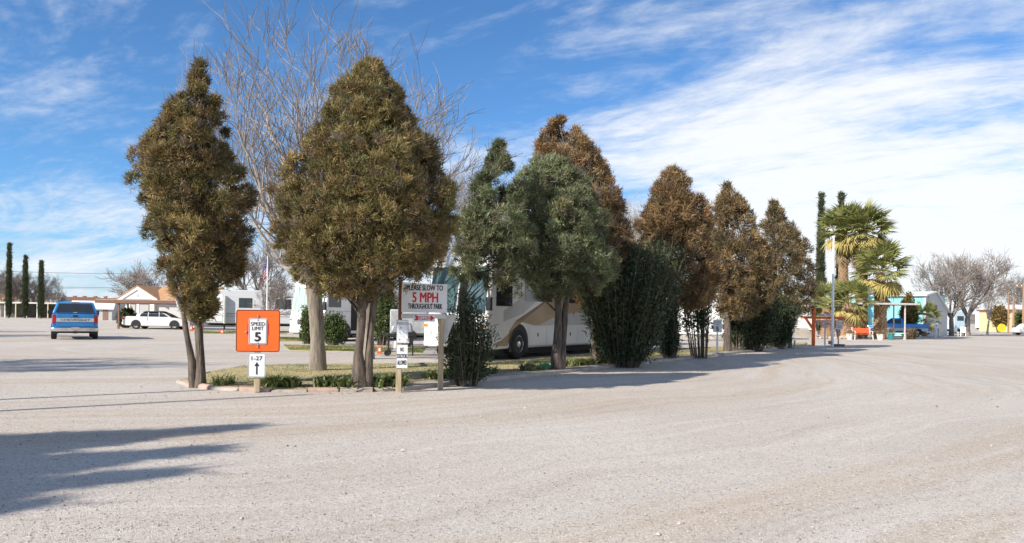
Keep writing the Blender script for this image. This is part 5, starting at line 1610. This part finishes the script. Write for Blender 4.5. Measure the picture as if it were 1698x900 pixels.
# orange signpost with hanging boards
Yo = 44.0
b = at(1348.5, 573, Yo); b.z = 0
k = Yo / F
s = thing('orange_signpost', 'orange wooden signpost with cross arm and hanging red lettered boards', 'sign', b, -.1)
MB().lathe([(.001, 67 * k), (.05, 66 * k), (.095, 63 * k), (.10, 60 * k), (.10, -.1)], 12).build('post', ORANGE_P, s, smooth=True)
MB().box((19 * k - .02, -.02, 47.0 * k), (59 * k, .10, .12)).build('cross_arm', pm('dark_orange_red', (.52, .06, .02), .5), s, bevel=.01)
MB().box((-10.5 * k, -.02, 47.2 * k), (19 * k, .11, .13)).build('short_arm', ORANGE_P, s, bevel=.01)
MB().bar((-13 * k, 0, 46 * k), (-.02, 0, 28 * k), .12).build('brace', ORANGE_P, s)
REDB = pm('red_grey_board', (.42, .22, .21), .7, var=.15)
for (x0, x1, z0, z1) in ((3, 35, 37.5, 43), (11, 29, 31.0, 36.5)):
    bd = MB().prism([(x0 * k, z0 * k), (x1 * k, z0 * k), (x1 * k, z1 * k), (x0 * k, z1 * k)], -.03, .0).build('hanging_board', REDB, s)
    for xx in (x0 + 3, x1 - 3):
        MB().box((xx * k, -.012, (z1 + 46) / 2 * k), (.012, .012, (46 - z1) * k)).build('chain', STEEL, bd)
for q in range(2):      # the lettering on these boards cannot be read in the photograph: worn pale strokes
    bm2 = MB()
    rr = random.Random(q)
    x = (5 if q == 0 else 12.5)
    while x < (33 if q == 0 else 27.5):
        wd = rr.uniform(.7, 1.5)
        z = 39.0 if q == 0 else 32.4
        bm2.box(((x + wd / 2) * k, -.033, (z + 1.2) * k), (wd * k * .8, .004, rr.uniform(1.8, 2.6) * k))
        x += wd + rr.choice((.3, .3, .9))
    bm2.build('worn_lettering', pm('worn_pale_paint', (.62, .50, .48), .7), s)
MB().box((21 * k, .3, 51.5 * k), (24 * k, .04, 4.5 * k)).build('upper_board', pm('grey_board', (.45, .46, .48), .7), s)
MB().box((21 * k, .3, 25 * k), (.09, .06, 56 * k)).build('board_post', WHITE, s)
# white flagpole
fp = pole('flagpole', 'tall plain white pole standing before the fan palms', 1380, 574, 394, 43.5, .085, .05, WHITE, extra=lambda t, Z: (
    MB().lathe([(.001, .12), (.07, .09), (.09, .03), (.05, 0)], 10, 'z', (0, 0, Z)).build('cap', WHITE, t, smooth=True), MB().box((-.14, -.02, .22), (.14, .12, .2)).build('cleat_box', pm('dull_red_box', (.40, .14, .12), .6), t)))
# small grey notice on a stand
b = at(1390, 573.5, 43.8); b.z = 0
s = thing('notice_stand', 'small grey red lettered notice on a post in a low planter', 'sign', b, -.05)
MB().loft([[(-.22, -.2, -.02), (.22, -.2, -.02), (.22, .2, -.02), (-.22, .2, -.02)], [(-.3, -.24, .13), (.3, -.24, .13), (.3, .24, .13), (-.3, .24, .13)]]).build('planter_foot', pm('dark_planter', (.12, .12, .12), .8), s)
MB().box((0, 0, .75), (.06, .06, 1.3)).build('post', pm('pink_post', (.45, .30, .28), .7), s)
bd = MB().box((.02, -.05, 1.2), (.36, .03, .50)).build('board', pm('grey_notice', (.50, .47, .47), .7), s)
for j in range(4):
    MB().box((.02, -.067, 1.36 - j * .1), (.24 - .05 * (j % 2), .006, .045)).build('worn_line', REDB, bd)
# green utility pedestal and stub
b = gp(1310, 577)
s = thing('utility_pedestal', 'narrow green utility pedestal at the end of the tree row', 'pedestal', (b.x, b.y, 0), -.3)
MB().box((0, 0, .48), (.20, .20, 1.02)).build('case', pm('dull_green_paint', (.12, .20, .17), .6, var=.12), s, bevel=.012)
MB().box((0, 0, 1.01), (.22, .22, .05)).build('lid', pm('dull_green_paint', (.12, .20, .17), .6), s, bevel=.01)
b = gp(1317.5, 578.5)
s = thing('pipe_stub', 'short pale pipe stub beside the green pedestal', 'pipe', (b.x, b.y, 0))
MB().tube([(0, 0, -.05), (0, 0, .40)], .045, 10).build('pipe', pm('pale_pipe', (.5, .47, .42), .7), s, smooth=True)
MB().tube([(0, 0, .38), (0, 0, .43)], .055, 10).build('cap', pm('pale_pipe', (.5, .47, .42), .7), s, smooth=True)
# row of round boulders near the row end
rnb = random.Random(4)
def boulder(label, p, r, mat, seed, group=None):
    t = bpy.data.objects.new('boulder', None)
    import bmesh
    bm = bmesh.new(); bmesh.ops.create_icosphere(bm, subdivisions=2, radius=r)
    for v in bm.verts:
        v.co *= 1 + .28 * noise.noise(v.co * (1.6 / r) + Vector((seed, 0, 0)))
        v.co.z *= .75
    me = bpy.data.meshes.new('boulder'); bm.to_mesh(me); bm.free()
    me.materials.append(mat)
    o = bpy.data.objects.new('boulder', me); COL.objects.link(o)
    o.location = (p.x, p.y, p.z + r * .45)
    tag(o, label, 'rock', group)
ROCK = pm('tan_rock', (.45, .36, .28), .9, var=.25, scale=4, bump=.5, bscale=20)
for i, (x, y, r) in enumerate(((1292, 574, .20), (1268, 573, .26), (1272, 570, .3), (1262, 574, .22))):
    boulder('rounded tan stone at the foot of the last junipers', gp(x, y), r, ROCK, i, 'stones at the row end')
for i in range(9):
    p = at(1352 + i * 8.2, 561, 61.5); p.z = 0
    boulder('tan edging stone of the palm bed', p, rnb.uniform(.16, .26), ROCK, 10 + i, 'edging stones of the palm bed')
# orange bench
b = at(1430, 563.5, 61.0); b.z = 0
s = thing('bench', 'orange slatted bench with white end frames in front of the palms', 'bench', b, 0)
ORB = pm('bench_orange', (.75, .14, .04), .5, var=.08)
for j in range(3):
    MB().box((0, -.22 + j * .15, .44), (1.36, .12, .035)).build('seat_slat', ORB, s)
for j in range(3):
    MB().box((0, .25 + j * .03, .57 + j * .13), (1.36, .03, .11)).build('back_slat', ORB, s)
for sx in (-1, 1):
    e = MB()
    e.bar((sx * .72, -.30, 0), (sx * .68, -.22, .45), .05); e.bar((sx * .72, .34, 0), (sx * .68, .20, .45), .05); e.bar((sx * .68, .20, .42), (sx * .68, .36, .95), .05)
    e.bar((sx * .68, -.24, .42), (sx * .68, .24, .42), .05); e.bar((sx * .68, -.26, .64), (sx * .68, .28, .68), .045); e.bar((sx * .68, -.24, .42), (sx * .68, -.25, .64), .045)
    e.build('end_frame', WHITE, s)
def pot(label, px, py, Yd, w, h, mat, plant, seed):
    b = at(px, py, Yd); b.z = 0
    t = thing('flower_pot', label, 'pot', b)
    MB().lathe([(.001, 0), (w * .36, 0), (w * .48, h * .9), (w * .52, h * .9), (w * .52, h), (w * .45, h), (w * .43, h * .88), (.001, h * .88)], 16 if seed % 2 else 4).build('pot', mat, t, bevel=0)
    r = np.random.default_rng(seed)
    n = 260
    D = unit(r.normal(size=(n, 3)) + np.array([0, 0, .7]))
    P = D * (r.random((n, 1)) ** .5) * np.array([w * .5, w * .5, plant]) + np.array([0, 0, h])
    P[:, 2] = np.maximum(P[:, 2], h * .92)
    V, c = leaf_quads(P, D, .16, .02, r, [(.28, .19, .11), (.20, .15, .09), (.13, .14, .06), (.35, .22, .16)])
    np_mesh('dry_plant', V, c, LEAF, t, 4)
CLAY = pm('cream_pot', (.66, .60, .52), .7, var=.06)
pot('square cream flower pot between orange bench and squat palm', 1409.5, 563.0, 61.0, .62, .46, CLAY, .18, 2)
pot('square cream flower pot between orange bench and teal pot', 1460.5, 564.0, 60.5, .66, .46, CLAY, .16, 4)
pot('round teal flower pot with dry brown plant', 1477.5, 562.0, 61.5, .50, .50, pm('teal_glaze', (.03, .22, .22), .35), .5, 5)
b = at(1397.0, 562, 62); b.z = 0
o = MB().box((0, 0, .12), (.26, .22, .26)).build('stone_block', WHITE, bevel=.02); o.location = b
tag(o, 'small white block on the ground before the squat palm', 'block')
b = at(1489, 560, 63.5); b.z = 0
s = thing('garden_table', 'low pale turquoise slab table under the shelter', 'table', b)
MB().box((0, 0, .50), (1.25, .6, .07)).build('top', pm('pale_turquoise', (.45, .66, .62), .6), s)
for x in (-.5, .5):
    MB().box((x, 0, .23), (.12, .45, .48)).build('leg', CONC, s)
b = at(1551.5, 555, 72.5); b.z = 0
s = thing('notice_board', 'small white notice on a short post behind the parked pickup tail', 'sign', b)
MB().box((0, 0, .55), (.10, .10, 1.1)).build('post', WHITE, s)
bd = MB().box((0, -.07, 1.12), (.40, .03, .52)).build('board', WHITE, s)
MB().box((0, -.088, 1.1), (.12, .006, .2)).build('faded_mark', SIGNFADE, bd)
# utility poles far right and the yellow disc
WP = pm('brown_pole', (.34, .20, .12), .9, var=.2, scale=2, stretch=(3, 3, .3))
WP2 = pm('grey_pole', (.38, .33, .28), .9, var=.2, scale=2)
def crossarm(t, Z):
    MB().box((0, 0, Z - .6), (2.2, .12, .14)).build('cross_arm', WP, t)
    for x in (-.9, -.3, .3, .9):
        MB().lathe([(.001, .2), (.05, .17), (.06, .05), (.03, 0)], 8, 'z', (x, 0, Z - .53)).build('insulator', WHITE, t)
pole('utility_pole', 'thin tan pole behind the round brown tree', 1672, 541, 478, 112, .12, .09, WP, extra=None)
pole('utility_pole', 'short brown pole beside the yellow building', 1680.5, 541, 491, 106, .15, .12, WP)
pole('utility_pole', 'thick brown pole at the yard edge by the yellow building', 1697, 540, 468, 104, .17, .13, WP, extra=crossarm)
pole('utility_pole', 'stub brown pole against the yellow wall', 1683.5, 540, 511, 118, .12, .1, WP)
b = at(1661, 542, 112); b.z = 0
s = thing('round_sign', 'bright yellow round sign standing low beside the far road', 'sign', b)
MB().lathe([(.001, -.02), (.62, -.02), (.62, .02), (.001, .02)], 24, 'y', (0, 0, .75)).build('disc', pm('bright_yellow', (.80, .60, .02), .5, var=.05), s)
MB().box((0, -.03, .78), (.10, .02, .45)).build('dark_mark', SIGNFADE, s)
MB().box((0, .06, .3), (.08, .06, .7)).build('post', STEEL, s)
b = at(1694, 544, 96); b.z = 0
s = thing('parked_car', 'white car parked beside the dark bin and yellow building', 'car', (b.x + 1.4, b.y, 0), .05)
ring_body([(-2.1, .35, .9, .78, .80), (-1.9, .28, .98, .86, .86), (0, .25, .98, .9, .88), (1.3, .26, .92, .88, .86), (2.1, .35, .78, .8, .75)]).build('body', WCAR, s, smooth=True)
MB().loft([[(-1.7, -.8, .96), (1.0, -.82, .94), (1.0, .82, .94), (-1.7, .8, .96)], [(-1.2, -.62, 1.42), (.2, -.62, 1.43), (.2, .62, 1.43), (-1.2, .62, 1.42)]]).build('roof', WCAR, s, bevel=.06)
for sd in (-1, 1):
    for x in (-1.3, 1.3):
        arch(s, x, sd * .885, .38, sd); wheel(s, x, sd * .8, .33, .2, sd, SILV)
    MB().add([(-1.4, sd * .785, 1.02), (.7, sd * .785, 1.0), (.15, sd * .66, 1.36), (-1.15, sd * .66, 1.36)], [(0, 1, 2, 3)]).build('side_window', GLASS, s)
b = at(1685, 545, 98); b.z = 0
s = thing('waste_bin', 'dark grey wheeled bin beside the far white car', 'bin', b)
MB().loft([[(-.25, -.25, .05), (.25, -.25, .05), (.25, .25, .05), (-.25, .25, .05)], [(-.32, -.32, 1.0), (.32, -.32, 1.0), (.32, .32, 1.0), (-.32, .32, 1.0)]]).build('body', pm('bin_grey', (.10, .11, .13), .6), s)
MB().box((0, 0, 1.03), (.70, .72, .07)).build('lid', pm('bin_grey', (.10, .11, .13), .6), s)
for y in (-.2, .2):
    wheel(s, .24, y, .1, .06, 1 if y > 0 else -1, BLACK)
# white garden chairs under the bare trees on the right
def chair(label, px, Yd, rz):
    b = at(px, 550, Yd); b.z = 0
    t = thing('garden_chair', label, 'chair', b, rz, group='white garden chairs under the leafless trees')
    MB().box((0, 0, .42), (.5, .5, .04)).build('seat', WHITE, t)
    MB().box((0, .25, .70), (.5, .04, .55)).build('backrest', WHITE, t)
    for x in (-.22, .22):
        for y in (-.22, .22):
            MB().box((x, y, .2), (.045, .045, .42)).build('leg', WHITE, t)
for px, Yd, rz in ((1588, 83, .4), (1597, 82, -.5)):
    chair('white garden chair under the large leafless trees', px, Yd, rz)
# flag and its pole behind the orange sign
b = at(442, 553, 50); b.z = 0
Z = at(441.5, 424, 50).z
s = thing('flagpole', 'white flagpole with hanging striped flag in front of the travel trailer', 'flagpole', b)
MB().tube([(0, 0, -.1), (0, 0, Z)], [.05, .03], 8).build('shaft', WHITE, s, smooth=True)
MB().lathe([(.001, .12), (.06, .06), (.001, 0)], 8, 'z', (0, 0, Z)).build('finial', STEEL, s, smooth=True)
def flag_mat():
    m, n, l, bb = new_mat('striped_flag')
    t = n.new('ShaderNodeUVMap')
    sp_ = n.new('ShaderNodeSeparateXYZ'); l.new(t.outputs[0], sp_.inputs[0])
    def M(op, a, b=None):
        x = n.new('ShaderNodeMath'); x.operation = op
        for i, q in enumerate((a, b)):
            if q is None: continue
            if isinstance(q, (int, float)): x.inputs[i].default_value = q
            else: l.new(q, x.inputs[i])
        return x.outputs[0]
    st = M('LESS_THAN', M('MODULO', M('MULTIPLY', sp_.outputs[1], 13.0), 2.0), 1.0)
    c = _mix(n, l, st, (.72, .70, .70), (.55, .03, .05))
    can = M('MULTIPLY', M('LESS_THAN', sp_.outputs[0], .4), M('GREATER_THAN', sp_.outputs[1], 6 / 13))
    vo = n.new('ShaderNodeTexVoronoi'); vo.inputs['Scale'].default_value = 16; vo.inputs['Randomness'].default_value = .1; l.new(t.outputs[0], vo.inputs['Vector'])
    cc = _mix(n, l, M('LESS_THAN', vo.outputs['Distance'], .22), (.03, .05, .22), (.75, .75, .78))
    l.new(_mix(n, l, can, c, cc), bb.inputs['Base Color']); bb.inputs['Roughness'].default_value = .8
    return m
# limp cloth: the fly end hangs down beside the pole
nu, nv = 18, 14
vs, uvs = [], []
zt, hoist = Z - .15, 1.15
for i in range(nu + 1):
    for j in range(nv + 1):
        u, v = i / nu, j / nv
        x = -(.02 + .40 * (1 - math.exp(-2.2 * u)) * (1 - .25 * v)) 
        y = .07 * math.sin(u * 14 + v * 2) * (.3 + u)
        z = zt - (1 - v) * hoist - 1.15 * u * (0.55 + .25 * u)
        vs.append((x, y, z)); uvs.append((u, v))
fs = [(i * (nv + 1) + j, (i + 1) * (nv + 1) + j, (i + 1) * (nv + 1) + j + 1, i * (nv + 1) + j + 1) for i in range(nu) for j in range(nv)]
me = bpy.data.meshes.new('flag'); me.from_pydata(vs, [], fs)
ul = me.uv_layers.new(name='UVMap')
for lp in me.loops:
    ul.data[lp.index].uv = uvs[lp.vertex_index]
me.materials.append(flag_mat())
me.polygons.foreach_set('use_smooth', [True] * len(me.polygons))
o = bpy.data.objects.new('flag', me); COL.objects.link(o); o.parent = s
# far-left street line: poles and wires, and two poles outside the view that streak the yard
def catenary(a, b, sag, n=16):
    a, b = Vector(a), Vector(b)
    return [a.lerp(b, i / n) - Vector((0, 0, sag * 4 * (i / n) * (1 - i / n))) for i in range(n + 1)]
WIRE = pm('wire', (.03, .03, .03), .6)
e1, e2 = at(-60, 527, 175), at(330, 530, 175)
for nm, px in (('utility pole beyond the cypresses carrying the far wires', -60), ('utility pole behind the narrow juniper carrying the far wires', 330)):
    b = at(px, 528, 175); b.z = 0
    t = thing('utility_pole', nm, 'pole', b)
    MB().tube([(0, 0, -.2), (0, 0, 10.6)], [.17, .12], 8).build('shaft', WP2, t, smooth=True)
    MB().box((0, 0, 10.1), (2.2, .14, .14)).build('cross_arm', WP2, t)
for zz, lab in ((10.15, 'upper dark wire crossing the sky beyond the pickup'), (7.0, 'lower dark wire crossing the sky beyond the pickup'), (6.7, 'lowest thin wire crossing the sky beyond the pickup')):
    tag(MB().tube(catenary((e1.x, 175, zz), (e2.x, 175, zz), .55), .035 if zz != 6.7 else .02, 4).build('overhead_wire', WIRE), lab, 'wire', 'overhead wires beyond the pickup')
for i, (px1, py1) in enumerate(((432, 642.5), (500, 654.5))):
    tip = gp(px1, py1)
    Lsh = 8.6 / math.tan(SUN_EL)
    t = thing('utility_pole', ('slim grey pole whose shadow line reaches the kerb end', 'slim grey pole whose shadow line crosses the gravel before the kerb')[i], 'pole', (tip.x - SDX * Lsh, tip.y - SDY * Lsh, 0))
    MB().tube([(0, 0, -.2), (0, 0, 8.6)], [.11, .06], 8).build('shaft', WP2, t, smooth=True)
    MB().lathe([(.001, .12), (.06, .08), (.07, 0)], 8, 'z', (0, 0, 8.6)).build('cap', STEEL, t)
